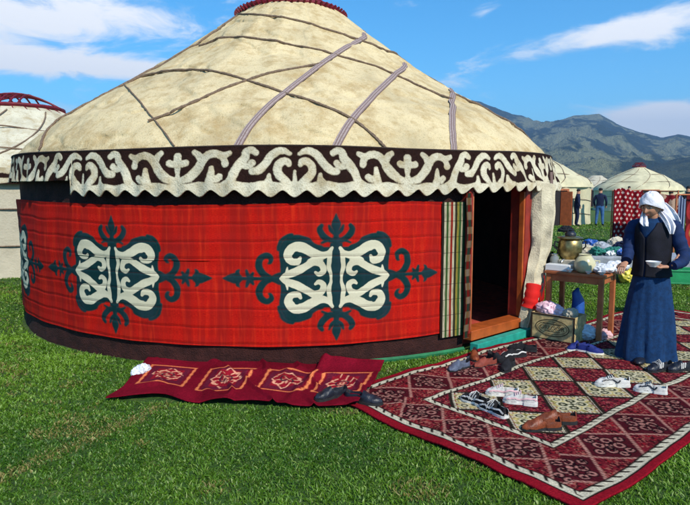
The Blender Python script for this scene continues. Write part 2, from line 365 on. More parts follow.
# ================================================================== LARGE STRUCTURE
# ---- ground: one sheet to the horizon
rad = np.concatenate([np.linspace(0, 14, 90), np.geomspace(14.5, 3000, 60)]); ang = np.linspace(0, 2 * PI, 145)[:-1]
A, Rr = np.meshgrid(ang, rad); X = Rr * np.sin(A); Y = Rr * np.cos(A) + 4
def ground_z(x, y):
    d = np.hypot(x, y - 4); k = np.clip((d - 14) / 60, 0, 1)
    return (fbm(x / 18 + 40, y / 18 + 40, 3, 5) - .45) * 1.0 * k
P = np.stack([X, Y, ground_z(X, Y)], -1)
o = link_mesh('ground', grid_mesh('ground', P, closed_u=True), M['ground']); props(o, kind='structure')

# ---- mountains
def mountain_mesh():
    sk = [(-900, .05), (-345, .05), (-150, .07), (0, .085), (200, .12), (380, .155), (450, .158), (478, .152), (510, .128), (530, .117), (547, .119), (570, .130), (595, .129), (612, .111), (633, .097), (657, .086), (673, .094), (690, .088), (730, .10), (820, .12), (1000, .10), (1600, .06)]
    xs = np.array([math.atan((x - 345) / F) for x, _ in sk]); es = np.array([e for _, e in sk])
    az = np.linspace(-1.05, 1.25, 620); d = np.concatenate([np.linspace(230, 1500, 150), np.linspace(1520, 2500, 40)])
    AZ, D = np.meshgrid(az, d); Xp, Yp = D * np.sin(AZ), D * np.cos(AZ)
    E = np.interp(az, xs, es)[None, :]
    def ridge(x, y, s, seed):
        v = 0; a = .55
        for i in range(5):
            n = 1 - abs(2 * vnoise(x / s * 2 ** i + 31, y / s * 2 ** i + 17, seed + i) - 1); v = v + a * n * n; a *= .5
        return v
    far = 1500.
    t = np.clip((D - 330) / (far - 330), 0, 1.0); back = np.clip((D - far) / 900, 0, 1)
    base = E * far * np.cos(AZ) * (t ** 1.55) * (1 - .5 * back)
    n = ridge(Xp, Yp, 420., 3) - .55
    H = base * (1 + .95 * n * (1 - t ** 3)) + 48 * (ridge(Xp, Yp, 170., 9) - .5) * np.clip(t * 3, 0, 1) * (1 - t ** 5 * .7)
    # nearer forested spur on the right
    azs = np.array([math.atan((x - 345) / F) for x in (560, 600, 640, 665, 690, 760, 900, 1400)]); hs_ = np.interp(az, azs, [0, .010, .036, .052, .060, .09, .11, .05])[None, :]
    spur = hs_ * 620 * np.cos(AZ) * np.exp(-((D - 620) / 150) ** 2) * (1 + .35 * (ridge(Xp, Yp, 110., 21) - .55))
    H = np.maximum(H, spur) + .25 * np.minimum(H, spur)
    H = np.where(D < 330, np.minimum(H, 40) * np.clip((D - 240) / 90, 0, 1), H); H[0] = -6
    P = np.stack([Xp, Yp, H - 1.5], -1)
    return grid_mesh('mountains', P, {'spur': (spur > H * .6).astype(np.float32)})
m, g = newmat('mountainside'); geo = g.new('ShaderNodeNewGeometry'); p = geo.outputs['Position']
nz = g.new('ShaderNodeSeparateXYZ'); g.lk(nz.inputs[0], geo.outputs['Normal'])
n1 = g.noise(.007, p, 7, .62); n2 = g.noise(.07, p, 4, .7); n3 = g.noise(.25, p, 3, .7)
asp = g.m('ADD', g.m('MULTIPLY', nz.outputs[0], .55), g.m('MULTIPLY', nz.outputs[1], .2))
f = g.m('ADD', g.m('ADD', n1, g.m('MULTIPLY', asp, -.55)), g.m('MULTIPLY', g.m('SUBTRACT', n2, .5), .38))
grassc = g.mix(n2, (.09, .11, .055), (.24, .235, .13)); forest = g.mix(n3, (.003, .012, .012), (.012, .034, .022))
c = g.mix(g.rng(f, .51, .62), forest, grassc); c = g.mix(g.m('MULTIPLY', g.attr('spur'), .75), c, forest)
g.bsdf(c, .95, g.bump(g.m('ADD', n2, n3), .9, 6)); M['mount'] = m
o = link_mesh('mountains', mountain_mesh(), M['mount']); props(o, kind='structure')

# ---- grass blades as one mesh (stuff)
YC = Vector((-.8, 9.03, 0)); YR = 3.69
RUGA = math.radians(39.3); E1 = np.array([math.cos(RUGA), math.sin(RUGA)]); E2 = np.array([math.sin(RUGA), -math.cos(RUGA)])
def in_rug(x, y, mgn=0):
    s = x * E1[0] + y * E1[1]; t = x * E2[0] + y * E2[1]
    return (s > 2.74 - mgn) & (s < 8.4 + mgn) & (t > -3.6 - mgn) & (t < -1.40 + mgn)
RUN = [Vector((-1.80, 4.42, 0)), Vector((.10, 4.24, 0)), Vector((.36, 5.22, 0)), Vector((-1.90, 5.50, 0))]
def in_runner(x, y):
    r = np.ones_like(x, bool); pts = [(-1.80, 4.44), (.10, 4.26), (.36, 5.2), (-1.90, 5.5)]
    for i in range(4):
        a, b = pts[i], pts[(i + 1) % 4]; r &= ((b[0] - a[0]) * (y - a[1]) - (b[1] - a[1]) * (x - a[0])) > 0
    return r
def make_grass():
    xs, ys = [], []
    for (y0, y1, dens) in [(2.4, 4.2, 15000), (4.2, 6.5, 8500), (6.5, 10, 3000), (10, 16, 900), (16, 30, 160)]:
        w = y1 * .62 + .5; n = int(dens * (y1 - y0) * 2 * w); x = RNG.uniform(-w, w, n); y = RNG.uniform(y0, y1, n); xs.append(x); ys.append(y)
    x, y = np.concatenate(xs), np.concatenate(ys)
    cl = fbm(x * 14, y * 14, 2, 3); k = (cl + RNG.uniform(-.25, .25, len(x)) > .25) & ~in_rug(x, y, -.01) & ~in_runner(x, y) & (np.hypot(x - YC.x, y - YC.y) > YR + .03)
    x, y, cl = x[k], y[k], cl[k]; n = len(x)
    patch = fbm(x * 1.1 + 9, y * 1.1, 4, 8)
    hgt = RNG.uniform(.006, .024, n) * (1 + np.clip((y - 5) / 14, 0, 1.6)) * (.6 + patch); wd = RNG.uniform(.0022, .0056, n) * (1 + np.clip((y - 3) / 5, 0, 5))
    a = RNG.uniform(0, 2 * PI, n); lean = RNG.uniform(.3, 1.5, n) * hgt; la = RNG.uniform(0, 2 * PI, n); z = ground_z(x, y)
    dx, dy = np.cos(a) * wd, np.sin(a) * wd; lx, ly = np.cos(la) * lean, np.sin(la) * lean
    V = np.empty((n, 5, 3), np.float32)
    V[:, 0] = np.stack([x - dx, y - dy, z - .004], 1); V[:, 1] = np.stack([x + dx, y + dy, z - .004], 1)
    V[:, 2] = np.stack([x + dx * .8 + lx * .4, y + dy * .8 + ly * .4, z + hgt * .6], 1); V[:, 3] = np.stack([x - dx * .8 + lx * .4, y - dy * .8 + ly * .4, z + hgt * .6], 1)
    V[:, 4] = np.stack([x + lx, y + ly, z + hgt], 1)
    me = bpy.data.meshes.new('grass'); me.vertices.add(n * 5); me.vertices.foreach_set('co', V.reshape(-1))
    b = np.arange(n)[:, None] * 5; loops = np.concatenate([b + np.array([[0, 1, 2, 3]]), b + np.array([[3, 2, 4]])], 1)
    me.loops.add(n * 7); me.polygons.add(n * 2); st = np.stack([np.arange(n) * 7, np.arange(n) * 7 + 4], 1).reshape(-1)
    me.polygons.foreach_set('loop_start', st.astype(np.int32)); me.loops.foreach_set('vertex_index', loops.reshape(-1).astype(np.int32)); me.update(calc_edges=True)
    # colour by blade: fresh green, pale tips, dry straw along a worn line
    r = RNG.uniform(0, 1, n); c = np.empty((n, 3))
    g0, g1, g2 = np.array([.032, .115, .005]), np.array([.20, .36, .022]), np.array([.30, .42, .09])
    t = np.clip(patch * 1.5 - .25 + r * .45 - .2, 0, 1)[:, None]; c = g0 * (1 - t) + g1 * t
    pale = (r > .91)[:, None]; c = np.where(pale, g2, c)
    p0, p1 = np.array([-2.1, 2.95]), np.array([-1.35, 4.45]); d = p1 - p0; tt = np.clip(((x - p0[0]) * d[0] + (y - p0[1]) * d[1]) / (d @ d), -1, 1.1); dist = np.hypot(x - p0[0] - tt * d[0], y - p0[1] - tt * d[1])
    dry = np.maximum(np.exp(-(dist / .07) ** 2) * .6, np.clip((fbm(x * 2.6 + 3, y * 2.6, 3, 12) - .54) * 4, 0, .45)); dm = (RNG.uniform(0, 1, n) < dry)[:, None]
    c = np.where(dm, np.array([.30, .25, .07]) * RNG.uniform(.6, 1.2, (n, 1)), c)
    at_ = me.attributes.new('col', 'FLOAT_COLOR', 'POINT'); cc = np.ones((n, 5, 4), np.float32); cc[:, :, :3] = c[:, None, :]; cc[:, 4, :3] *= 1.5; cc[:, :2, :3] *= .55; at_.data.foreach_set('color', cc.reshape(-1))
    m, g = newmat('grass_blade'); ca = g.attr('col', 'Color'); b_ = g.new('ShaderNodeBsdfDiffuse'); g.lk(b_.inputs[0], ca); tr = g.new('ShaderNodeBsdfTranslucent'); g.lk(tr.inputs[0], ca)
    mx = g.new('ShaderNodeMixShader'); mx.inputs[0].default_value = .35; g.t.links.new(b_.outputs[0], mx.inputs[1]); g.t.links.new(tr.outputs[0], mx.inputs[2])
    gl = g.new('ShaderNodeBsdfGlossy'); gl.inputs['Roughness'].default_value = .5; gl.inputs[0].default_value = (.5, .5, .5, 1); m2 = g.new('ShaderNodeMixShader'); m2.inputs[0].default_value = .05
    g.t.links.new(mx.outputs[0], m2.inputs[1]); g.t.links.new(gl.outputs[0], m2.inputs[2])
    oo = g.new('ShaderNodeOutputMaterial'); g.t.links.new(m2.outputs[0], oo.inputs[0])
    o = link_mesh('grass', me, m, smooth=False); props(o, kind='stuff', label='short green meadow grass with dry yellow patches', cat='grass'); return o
make_grass()

# ================================================================== MAIN YURT
def cyl(phi, r, z): return np.stack([YC.x + r * np.sin(phi), YC.y - r * np.cos(phi), z], -1)
yurt = empty('yurt', (YC.x, YC.y, 0), 0, 'large felt yurt wrapped in red cloth with teal and cream medallions beside the patterned rug', 'yurt')
D0, D1 = 2.16, 3.24                                    # door opening in arc metres
# wall of dark brown felt, gap at the door
ph = np.linspace(D1 / YR, 2 * PI + D0 / YR, 300); zz = np.linspace(0, 2.05, 16); PH, Z = np.meshgrid(ph, zz)
rr = YR - .02 + (fbm(PH * 9, Z * 3, 3, 2) - .45) * .05 + .03 * np.clip(.3 - Z, 0, 1)
link_mesh('wall', grid_mesh('wall', cyl(PH, rr, Z)), M['brownfelt'], yurt)
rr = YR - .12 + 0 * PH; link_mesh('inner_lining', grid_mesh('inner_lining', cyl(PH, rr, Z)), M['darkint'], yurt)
# red hanging with medallions (SDF cell)
def medallion_cell():
    x = np.arange(-365, 366, 2.); y = np.arange(-205, 206, 2.); X, Yy = np.meshgrid(x, y); X = abs(X); Yo = Yy; Yy = -abs(Yy)
    t = np.full(X.shape, 1e3)
    t = stroke(X, Yy, [(50, -72, 24), (85, -88, 31), (122, -91, 40), (136, -78, 38), (136, -40, 34), (146, 0, 26)], t)
    t = np.minimum(t, np.maximum(X - 140, abs(Yy) - 92)); t = np.minimum(t, np.maximum(X - 20, abs(Yy) - 105))
    t = np.maximum(t, -(np.hypot((X - 42) * .9, Yy + 132) - 34))
    # horizontal arm with crescent horns and arrow leaves
    t = stroke(X, Yy, [(170, 0, 20), (200, 0, 9), (240, 0, 6), (262, 0, 9)], t)
    t = stroke(X, Yy, [(196, -2, 8), (218, -12, 11), (233, -34, 12), (230, -58, 11), (213, -70, 10), (198, -63, 9), (199, -50, 6), (206, -46, 3)], t)
    t = stroke(X, Yy, [(255, 0, 9), (266, -8, 8), (272, -24, 5)], t); t = stroke(X, Yy, [(262, -2, 9), (252, -16, 5)], t)
    t = stroke(X, Yy, [(270, 0, 6), (288, 0, 7), (302, 0, 17), (318, 0, 14), (344, 0, 3)], t)
    t = stroke(X, Yy, [(296, 0, 10), (300, -18, 7), (294, -26, 3)], t)
    # vertical arm
    t = stroke(X, Yy, [(0, -90, 16), (0, -120, 10), (0, -140, 9), (0, -158, 15), (0, -170, 11), (0, -190, 3)], t)
    t = stroke(X, Yy, [(0, -112, 9), (20, -113, 9), (40, -126, 11), (50, -144, 10), (44, -156, 7)], t)
    t = stroke(X, Yy, [(4, -130, 6), (16, -142, 7), (22, -156, 4)], t); t = stroke(X, Yy, [(26, -112, 6), (44, -104, 4)], t)
    # ragged little lobes round the body
    for k in range(26):
        a = -PI / 2 + k / 25 * PI / 2; t = np.minimum(t, np.hypot(X - (132 + 42 * math.cos(a)), Yy - (-88 + 42 * math.sin(a))) - 7 * (k % 2))
    c = np.full(X.shape, 1e3); Xk = X; X = X / .94
    c = stroke(X, Yy, [(13, -88, 6), (26, -72, 9), (50, -66, 13), (80, -77, 15), (110, -92, 16), (140, -90, 16), (156, -70, 14), (146, -52, 11), (124, -50, 9), (116, -60, 6)], c)
    c = stroke(X, Yy, [(182, 0, 3), (168, -8, 8), (150, -14, 12), (122, -24, 13), (96, -38, 12), (72, -50, 12), (48, -42, 11), (42, -22, 10), (56, -12, 8), (68, -18, 5)], c)
    c = stroke(X, Yy, [(166, -4, 4), (160, -22, 5), (158, -34, 3)], c)
    c = stroke(X, Yy, [(16, -84, 5), (21, -60, 8), (24, -36, 8), (18, -14, 6), (17, 0, 5)], c)
    c = np.maximum(c, -(np.maximum(abs(X - 118) - 34, abs(Yy) - 5 + abs(X - 118) * .12)))
    c = np.maximum(c, -(np.hypot((X - 128) * .8, abs(Yy) - 74) - 6))
    c = np.minimum(c, np.where(False, 0, 1e3)); return t * .00304 + .0022, c * .00304 + .0022
TC, CC = medallion_cell()
u = np.concatenate([np.arange(-19.3, -5.5, .04), np.arange(-5.5, 1.83, .0085)]); v = np.arange(.215, 1.53, .0085); U, V = np.meshgrid(u, v)
cell = 2.2; uc = (U - .72 + cell / 2) % cell - cell / 2
teal = bil(TC, (uc / .00304 + 365) / 2, ((V - .84) / .00304 + 205) / 2); cream = bil(CC, (uc / .00304 + 365) / 2, ((V - .84) / .00304 + 205) / 2)
Vw = V + .015 * np.sin(U * 1.3) * (V > 1) - .02 * np.exp(-((U + .2) / 1.2) ** 2) * (V < .5) + (fbm(U * 2, V, 2, 77) - .4) * .02
rr = YR + .012 + (fbm(U * 1.2, V * 2, 3, 4) - .45) * .03 + .006 * np.sin(U * 9 + 2 * fbm(U, V, 2, 6)) + .008 * (0.5 - abs(((V / .158) % 1) - .5))
link_mesh('wall_hanging', grid_mesh('wall_hanging', cyl(U / YR, rr, Vw), {'teal': teal, 'cream': cream, 'U': U, 'V': V}), M['red'], yurt)
# second hanging right of the door
u = np.arange(3.75, 4.26, .02); U, V = np.meshgrid(u, v)
# striped reed screen beside the door
u = np.linspace(1.815, 2.135, 40); v = np.linspace(.17, 1.53, 60); U, V = np.meshgrid(u, v)
rr = YR + .028 + .004 * np.sin((U - 1.815) / .32 * 12 * PI) ** 2 + (fbm(U * 3, V * 3, 2, 4) - .45) * .02
link_mesh('striped_screen', grid_mesh('striped_screen', cyl(U / YR, rr, V), {'U': (U - 1.815) / .32, 'V': V}), M['stripes'], yurt)
# scroll-patterned felt valance
def band_cell():
    s = np.arange(-20, 711, 3.); y = np.arange(-6, 330, 3.); Sx, Yy = np.meshgrid(s, y); d = np.full(Sx.shape, 1e3)
    for pts in [
        [(0, 205, 26), (0, 165, 9), (0, 130, 14), (3, 90, 17), (5, 52, 15)], [(0, 95, 15), (30, 96, 15), (52, 92, 15)],
        [(25, 195, 14), (60, 185, 19), (95, 160, 22), (130, 122, 23), (152, 85, 20), (182, 52, 18), (225, 40, 17), (275, 54, 15), (314, 40, 9)], [(105, 30, 11), (128, 48, 15), (146, 78, 18)], [(270, 56, 15), (284, 82, 14), (287, 100, 17)],
        [(190, 235, 22), (203, 180, 17), (208, 125, 7)], [(203, 185, 15), (235, 190, 15), (254, 178, 15)],
        [(270, 240, 22), (318, 205, 20), (342, 150, 20), (372, 105, 21), (402, 68, 20), (412, 36, 17), (440, 24, 15), (468, 40, 12)], [(380, 105, 18), (420, 120, 12), (446, 100, 15)],
        [(662, 46, 6), (628, 30, 13), (590, 34, 17), (552, 62, 18), (515, 112, 18), (478, 144, 18), (446, 148, 15)],
        [(655, 222, 14), (618, 190, 18), (592, 155, 18), (594, 118, 18), (620, 92, 17), (648, 94, 14), (656, 110, 9)],
        [(530, 240, 34), (540, 200, 14), (542, 168, 5)], [(690, 235, 26), (690, 210, 10), (690, 150, 3)]]:
        d = stroke(Sx, Yy, pts, d)
    d = np.minimum(d, 216 + 6 * np.sin(Sx / 30.) - Yy); return d * .00152
BC = band_cell()
u = np.concatenate([np.arange(-13.2, -6, .03), np.arange(-6, 6, .0085), np.arange(6, 10.36, .03)]); n = 52
def zbot(u):
    ph = ((u + .71) / .21); c = .5 + .5 * np.cos(2 * PI * ph)
    z = 1.650 - .062 * c ** .8 + .02 * (fbm(u * 1.5, 0 * u, 2, 3) - .45)
    return np.where(u < -1.93, 1.735 + .012 * fbm(u * 6, 0 * u, 2, 5), z) + .04 * np.clip((u - 1.2), 0, 1.6) / 1.3
t = np.linspace(0, 1, n); U, T = np.meshgrid(u, t); zt = 2.03 + .012 * np.sin(U * 1.7 + 1) + .02 * np.clip(U - 1.4, 0, 1.4); zb = zbot(U); Z = zt - (zt - zb) * T
half = 1.055; s = (U + .71) / half; k = np.floor(s); fs_ = s - k; fs_ = np.where((k.astype(int) % 2) == 0, fs_, 1 - fs_) * 690
orn = bil(BC, (fs_ + 20) / 3, ((zt - Z) / .00152 + 6) / 3); orn = np.where(U < -1.93, orn + .0, orn)
rr = 3.725 + .045 * T ** 1.3 + (.012 * np.sin(U * 29.9 + 1.5) * T + (fbm(U * 2.5, T * 1.5, 3, 8) - .45) * .035 * T) + .05 * T * np.clip(U - 1.9, 0, 1.5)
band = link_mesh('ornamental_valance', grid_mesh('ornamental_valance', cyl(U / YR, rr, Z), {'orn': orn}), M['band'], yurt)
sol = band.modifiers.new('thick', 'SOLIDIFY'); sol.thickness = .012; sol.offset = -1
# black edging cord over the valance
mb = MB()
for a0, a1 in ((-13.2, 10.3),):
    uu = np.linspace(a0, a1, 300); mb.tube([tuple(cyl(np.array(q / YR), 3.735, np.array(2.035 + .012 * math.sin(q * 1.7 + 1) + .02 * min(1.4, max(0, q - 1.4))))) for q in uu], .008, 6)
mb.build('edging_cord', M['darkrope'], yurt)
# roof felt
PROF_R = [3.70, 3.665, 3.575, 3.46, 3.353, 3.10, 2.839, 2.12, 1.293, .76]; PROF_Z = [2.00, 2.09, 2.20, 2.30, 2.40, 2.57, 2.75, 3.20, 3.80, 4.20]
def roof_r(z): return np.interp(z, PROF_Z, PROF_R)
tz = np.concatenate([np.linspace(2.0, 2.8, 46), np.linspace(2.83, 4.20, 90)]); ph = np.linspace(0, 2 * PI, 901)[:-1]; PH, Z = np.meshgrid(ph, tz); base = roof_r(Z)
CX_, CY_ = np.sin(PH), np.cos(PH)
wr = (fbm(CX_ * 3.4 * base + Z * .9 + 50, CY_ * 3.4 * base * .8 + Z * 1.6 + 50, 4, 31) - .47) * .075 + (fbm(CX_ * base * 1.1 + 30, CY_ * base * 1.1 + Z * 1.3 + 30, 3, 43) - .45) * .14
rid = 1 - abs(2 * fbm(CX_ * base * 1.9 + Z * 2.2 + 70, CY_ * base * 1.9 - Z * 1.1 + 70, 3, 61) - .95); wr = wr - .035 * np.clip(rid - .86, 0, 1) / .14
PW = (PH + PI) % (2 * PI) - PI
for (a0, a1, wob_) in [(-.95, -.35, .05), (.02, .30, .04), (.80, .95, .05), (1.9, 2.0, .05), (-2.2, -2.0, .05)]:
    ln_ = a0 + (a1 - a0) * (Z - 2.0) / 2.2 + wob_ * np.sin(Z * 5 + a0 * 9) + .02 * np.sin(Z * 17); dd_ = (PW - ln_) * base
    wr = wr + .022 * (np.clip(dd_ / .03, 0, 1) * np.clip(1 - dd_ / 1.0, 0, 1))
sag = -.035 * abs(np.sin(PH * 12)) * np.clip((Z - 2.5) * 2, 0, 1) * np.clip((4.4 - Z), 0, 1); fold = .03 * np.clip(1 - abs(Z - 2.5 - .05 * np.sin(PH * 3)) / .05, 0, 1)
rr = base + (wr + sag + fold) * np.clip((Z - 2.04) * 8, 0, 1) * np.clip((4.3 - Z) * 6, .15, 1); Zc = Z
ROOF = (rr, ph, tz)
me = grid_mesh('roof_felt', cyl(PH, rr, Zc), closed_u=True); roof = link_mesh('roof_felt', me, M['felt'], yurt)
def roof_surface(phi, z):
    iu = (phi % (2 * PI)) / (2 * PI) * len(ph); iv = np.interp(z, tz, np.arange(len(tz))); i0, j0 = int(iu), int(iv); j1 = min(j0 + 1, len(tz) - 1); fu, fv = iu - i0, iv - j0; i1 = (i0 + 1) % len(ph); i0 %= len(ph)
    return (rr[j0, i0] * (1 - fu) + rr[j0, i1] * fu) * (1 - fv) + (rr[j1, i0] * (1 - fu) + rr[j1, i1] * fu) * fv
def cast_roof(x, y):
    d = ray(x, y); lastd = None; best = None
    for i in range(1200):
        t_ = 4.5 + i * .006; p = Vector((0, 0, CAMH)) + d * (t_ / d.y)
        if 2.0 <= p.z <= 4.20:
            q = math.hypot(p.x - YC.x, p.y - YC.y) - float(roof_r(p.z))
            if best is None or q < best[0]: best = (q, p.copy())
            if q < 0: break
    p = best[1]; return math.atan2(p.x - YC.x, YC.y - p.y), p.z
def roof_path(px, off=.012, n=14):
    L = []; pp = catmull([(a, b, 0) for a, b in px], n); out, nr = [], []
    for a, b, _ in pp:
        L.append(cast_roof(a, b))
    ff = np.array(L); kq = np.array([1, 2, 3, 2, 1]) / 9; pf = np.pad(ff, ((2, 2), (0, 0)), 'edge'); sf = np.stack([np.convolve(pf[:, i], kq, 'valid') for i in (0, 1)], 1); sf[0] = ff[0]; sf[-1] = ff[-1]
    for f_, z in sf:
        r = max(roof_surface(f_ + da_, z + dz_) - float(roof_r(z + dz_)) for da_ in (-.012, 0, .012) for dz_ in (-.03, 0, .03) if 2.0 <= z + dz_ <= 4.2) + float(roof_r(z)) + off; out.append(Vector((YC.x + r * math.sin(f_), YC.y - r * math.cos(f_), z)))
        dz = .02; sl = (float(roof_r(z + dz)) - float(roof_r(z - dz))) / (2 * dz); nr.append(Vector((math.sin(f_), -math.cos(f_), -sl)).normalized())
    return out, nr
for px in [[(222, 13), (258, 15), (300, 21), (345, 35), (368, 42), (405, 58), (448, 86)], [(196, 45), (225, 37), (262, 39), (300, 46), (345, 57), (400, 75), (430, 90), (452, 99)],
           [(130, 83), (150, 74), (185, 69), (218, 72), (250, 81), (285, 93), (320, 105), (350, 118), (370, 133), (386, 149)],
           [(148, 121), (185, 106), (225, 88), (262, 75), (300, 67), (322, 64)], [(128, 85), (148, 112), (175, 146)], [(40, 150), (52, 128), (85, 107), (128, 83), (194, 44), (236, 15)], [(450, 92), (478, 105), (505, 122), (532, 140)]]:
    p_, _ = roof_path(px); mb = MB(); r_ = .013 if len(px) > 3 else .008
    mb.tube(p_, [r_ * (.8 + .5 * random.random()) for _ in p_], 6); mb.build('rope', M['rope'], yurt)
for px in [[(368, 31), (330, 57), (300, 80), (272, 103), (250, 126), (236, 150)], [(409, 61), (388, 81), (365, 104), (346, 127), (334, 150)], [(451, 89), (452, 110), (452, 130), (453, 151)]]:
    p_, n_ = roof_path(px, .012, 5); w_ = .075
    V3, Uu = [], []
    for i, q in enumerate(p_):
        tn = (p_[min(i + 1, len(p_) - 1)] - p_[max(i - 1, 0)]).normalized(); b = tn.cross(n_[i]).normalized()
        V3.append([tuple(q + b * (k - 1.5) / 3 * w_ + n_[i] * (.010 if k in (1, 2) else 0)) for k in range(4)]); Uu.append([0, .333, .667, 1.])
    link_mesh('strap', grid_mesh('strap', np.array(V3), {'U': np.array(Uu)}), M['strap'], yurt)
# crown ring and its crossed bows
mb = MB(); n = 48
mb.tube([(YC.x + .73 * math.cos(2 * PI * i / n), YC.y + .73 * math.sin(2 * PI * i / n), 4.215) for i in range(n + 1)], .05, 8, False)
crown = mb.build('crown_ring', M['crown'], yurt)
mb = MB()
for rot in (0.3, 0.3 + PI / 2):
    for off in (-.16, 0, .16):
        pts = []
        for i in range(13):
            a = -1 + i / 6; w = math.sqrt(max(0, .72 ** 2 - off ** 2)); x, y = a * w, off + (.12 * (1 - a * a) if off > 0 else -.12 * (1 - a * a) if off < 0 else 0)
            pts.append((YC.x + x * math.cos(rot) - y * math.sin(rot), YC.y + x * math.sin(rot) + y * math.cos(rot), 4.22 + .26 * (1 - a * a)))
        mb.tube(pts, .02, 6)
mb.build('crown_bows', M['crown'], crown)
mb = MB()
for i in range(60):
    a = 2 * PI * i / 60; mb.box((YC.x + .77 * math.cos(a), YC.y + .77 * math.sin(a), 4.185), (.15, .024, .024), a, 0, -.55 + PI * 0)
mb.build('roof_poles', M['crown'], crown)
# ---- door, local frame: x along wall, -y outward
PHD = (D0 + D1) / 2 / YR; DR = YR - .06
DM = Matrix.Translation((YC.x + DR * math.sin(PHD), YC.y - DR * math.cos(PHD), 0)) @ Matrix.Rotation(PHD, 4, 'Z')
def dbuild(mb, name, mat, parent, **k): mb.v = [tuple(DM @ Vector(v)) for v in mb.v]; return mb.build(name, mat, parent, **k)
hw = (D1 - D0) / 2 - .01
fr = dbuild(MB().box((-hw - .02, .02, .93), (.075, .20, 1.52)).box((hw - .01, .02, .93), (.085, .20, 1.52)).box((0, .06, 1.73), (2 * hw + .12, .197, .09)), 'door_frame', M['redwood'], yurt, bevel=.008)
dbuild(MB().box((hw - .065, -.04, .92), (.028, .06, 1.42)), 'door_moulding', M['orange'], fr, bevel=.004)
dbuild(MB().box((-hw + .028, -.05, .92), (.02, .05, 1.42)), 'door_moulding', M['brownwood'], fr, bevel=.004)
dbuild(MB().box((0, .0, .150), (2 * hw - .02, .20, .105)), 'threshold', M['orange'], yurt, bevel=.008)
dbuild(MB().box((.02, -.16, .05), (1.16, .10, .085)), 'step_board', M['turq'], yurt, bevel=.006)
# dark sheet added to blacken the interior, folded bedding on the floor before it
dbuild(MB().box((0, 1.7, .95), (3.2, .03, 1.9)), 'interior_shade_sheet', M['darkint'], yurt, smooth=False)
mb = MB()
for k in range(5): mb.box((-.15 + .02 * k, 1.15 + .01 * k, .10 + .095 * k), (.85 - .05 * k, .42, .085), .1 * (k % 2))
dbuild(mb, 'bedding', simple('dim_bedding', (.62, .40, .40), .9, .8, 7, .5), yurt, bevel=.03)
# patterned edging strip on the left jamb
v = np.linspace(.14, 1.62, 170); uu = np.linspace(0, 1, 8); U, V = np.meshgrid(uu, v); c = np.zeros((*U.shape, 3)); k = (V * 14).astype(int) % 4
pal = np.array([[.20, .015, .01], [.22, .12, .05], [.03, .05, .03], [.26, .18, .12]]); c[:] = pal[(k + (abs(U - .5) > .25) * 2) % 4] * .6
loc = np.stack([-hw - .115 + U * .085, 0 * U - .10 + .01 * np.sin(V * 9), V], -1); Pw = np.array([[tuple(DM @ Vector(q)) for q in row] for row in loc])
link_mesh('edging_strip', grid_mesh('edging_strip', Pw, {'col': c}), M['clothcol'], yurt)
mb = MB(); uu = np.linspace(.9, 2.1, 12); mb.tube([tuple(cyl(np.array(q / YR), 3.74, np.array(.025))) for q in uu], .026, 6); mb.build('base_board', M['greenp'], yurt)
# inside: floor, bedding shapes
floor = MB().lathe([(0, .022), (YR - .14, .022), (YR - .14, 0)], (YC.x, YC.y, 0), 48).build('inner_floor', M['intfloor'], yurt)
# felt door flap rolled up beside the doorway, tied with red cloth
def flap_pt(q): return atY(*q[:2], q[2])
pts = [(543, 185, 6.74), (543, 195, 6.72), (543, 215, 6.7), (542, 240, 6.7), (538, 260, 6.66), (534, 277, 6.6), (532, 292, 6.55), (529, 305, 6.55), (526, 317, 6.55), (524, 327, 6.55)]
cp = catmull([tuple(flap_pt(q)) for q in pts], 6); rads = np.interp(np.linspace(0, 1, len(cp)), [0, .2, .45, .62, .74, .8, .9, 1], [.115, .115, .090, .078, .066, .078, .062, .05])
mb = MB(); mb.tube([tuple(c_) for c_ in cp], list(rads), 14)
mb.v = [(cp[i // 14][0] + (v_[0] - cp[i // 14][0]) * 1.2 + .012 * math.sin(i % 14 * 2.4 + i // 14 * .07), cp[i // 14][1] + (v_[1] - cp[i // 14][1]) * .65 + .012 * math.sin(i % 14 * 3.3), v_[2]) if i // 14 < len(cp) else v_ for i, v_ in enumerate(mb.v)]
mb.v = [(x + .007 * math.sin(z * 13 + x * 30), y + .007 * math.sin(z * 9 + x * 35), z) for x, y, z in mb.v]
roll = mb.build('door_flap_roll', simple('roll_felt', (.60, .52, .36), .95, .3, 7, .4, spec=.1, dist=.02), yurt)
mb = MB(); c2 = [tuple(c_) for c_ in cp if .32 < c_[2] < .60]; mb.tube(c2, [.088 + .006 * math.sin(i * 2.1) for i in range(len(c2))], 14); mb.build('roll_tie', M['redfab'], roll)
mb = MB(); c3 = [tuple(atY(a, b, 6.95)) for a, b in ((551, 172), (551.5, 195), (550.5, 220), (549, 250), (547, 285), (546, 320))]
mb.ribbon(c3, [(.3, -1, 0)] * len(c3), .035, .012); mb.build('hanging_band', M['strap'], yurt)
c3 = [tuple(atY(a, b, 6.72)) for a, b in ((531.5, 190), (531, 215), (530.5, 240), (529, 270), (526, 300))]
MB().ribbon(c3, [(.3, -1, 0)] * 5, .07, .015).build('red_side_cloth', M['redwood'], yurt)

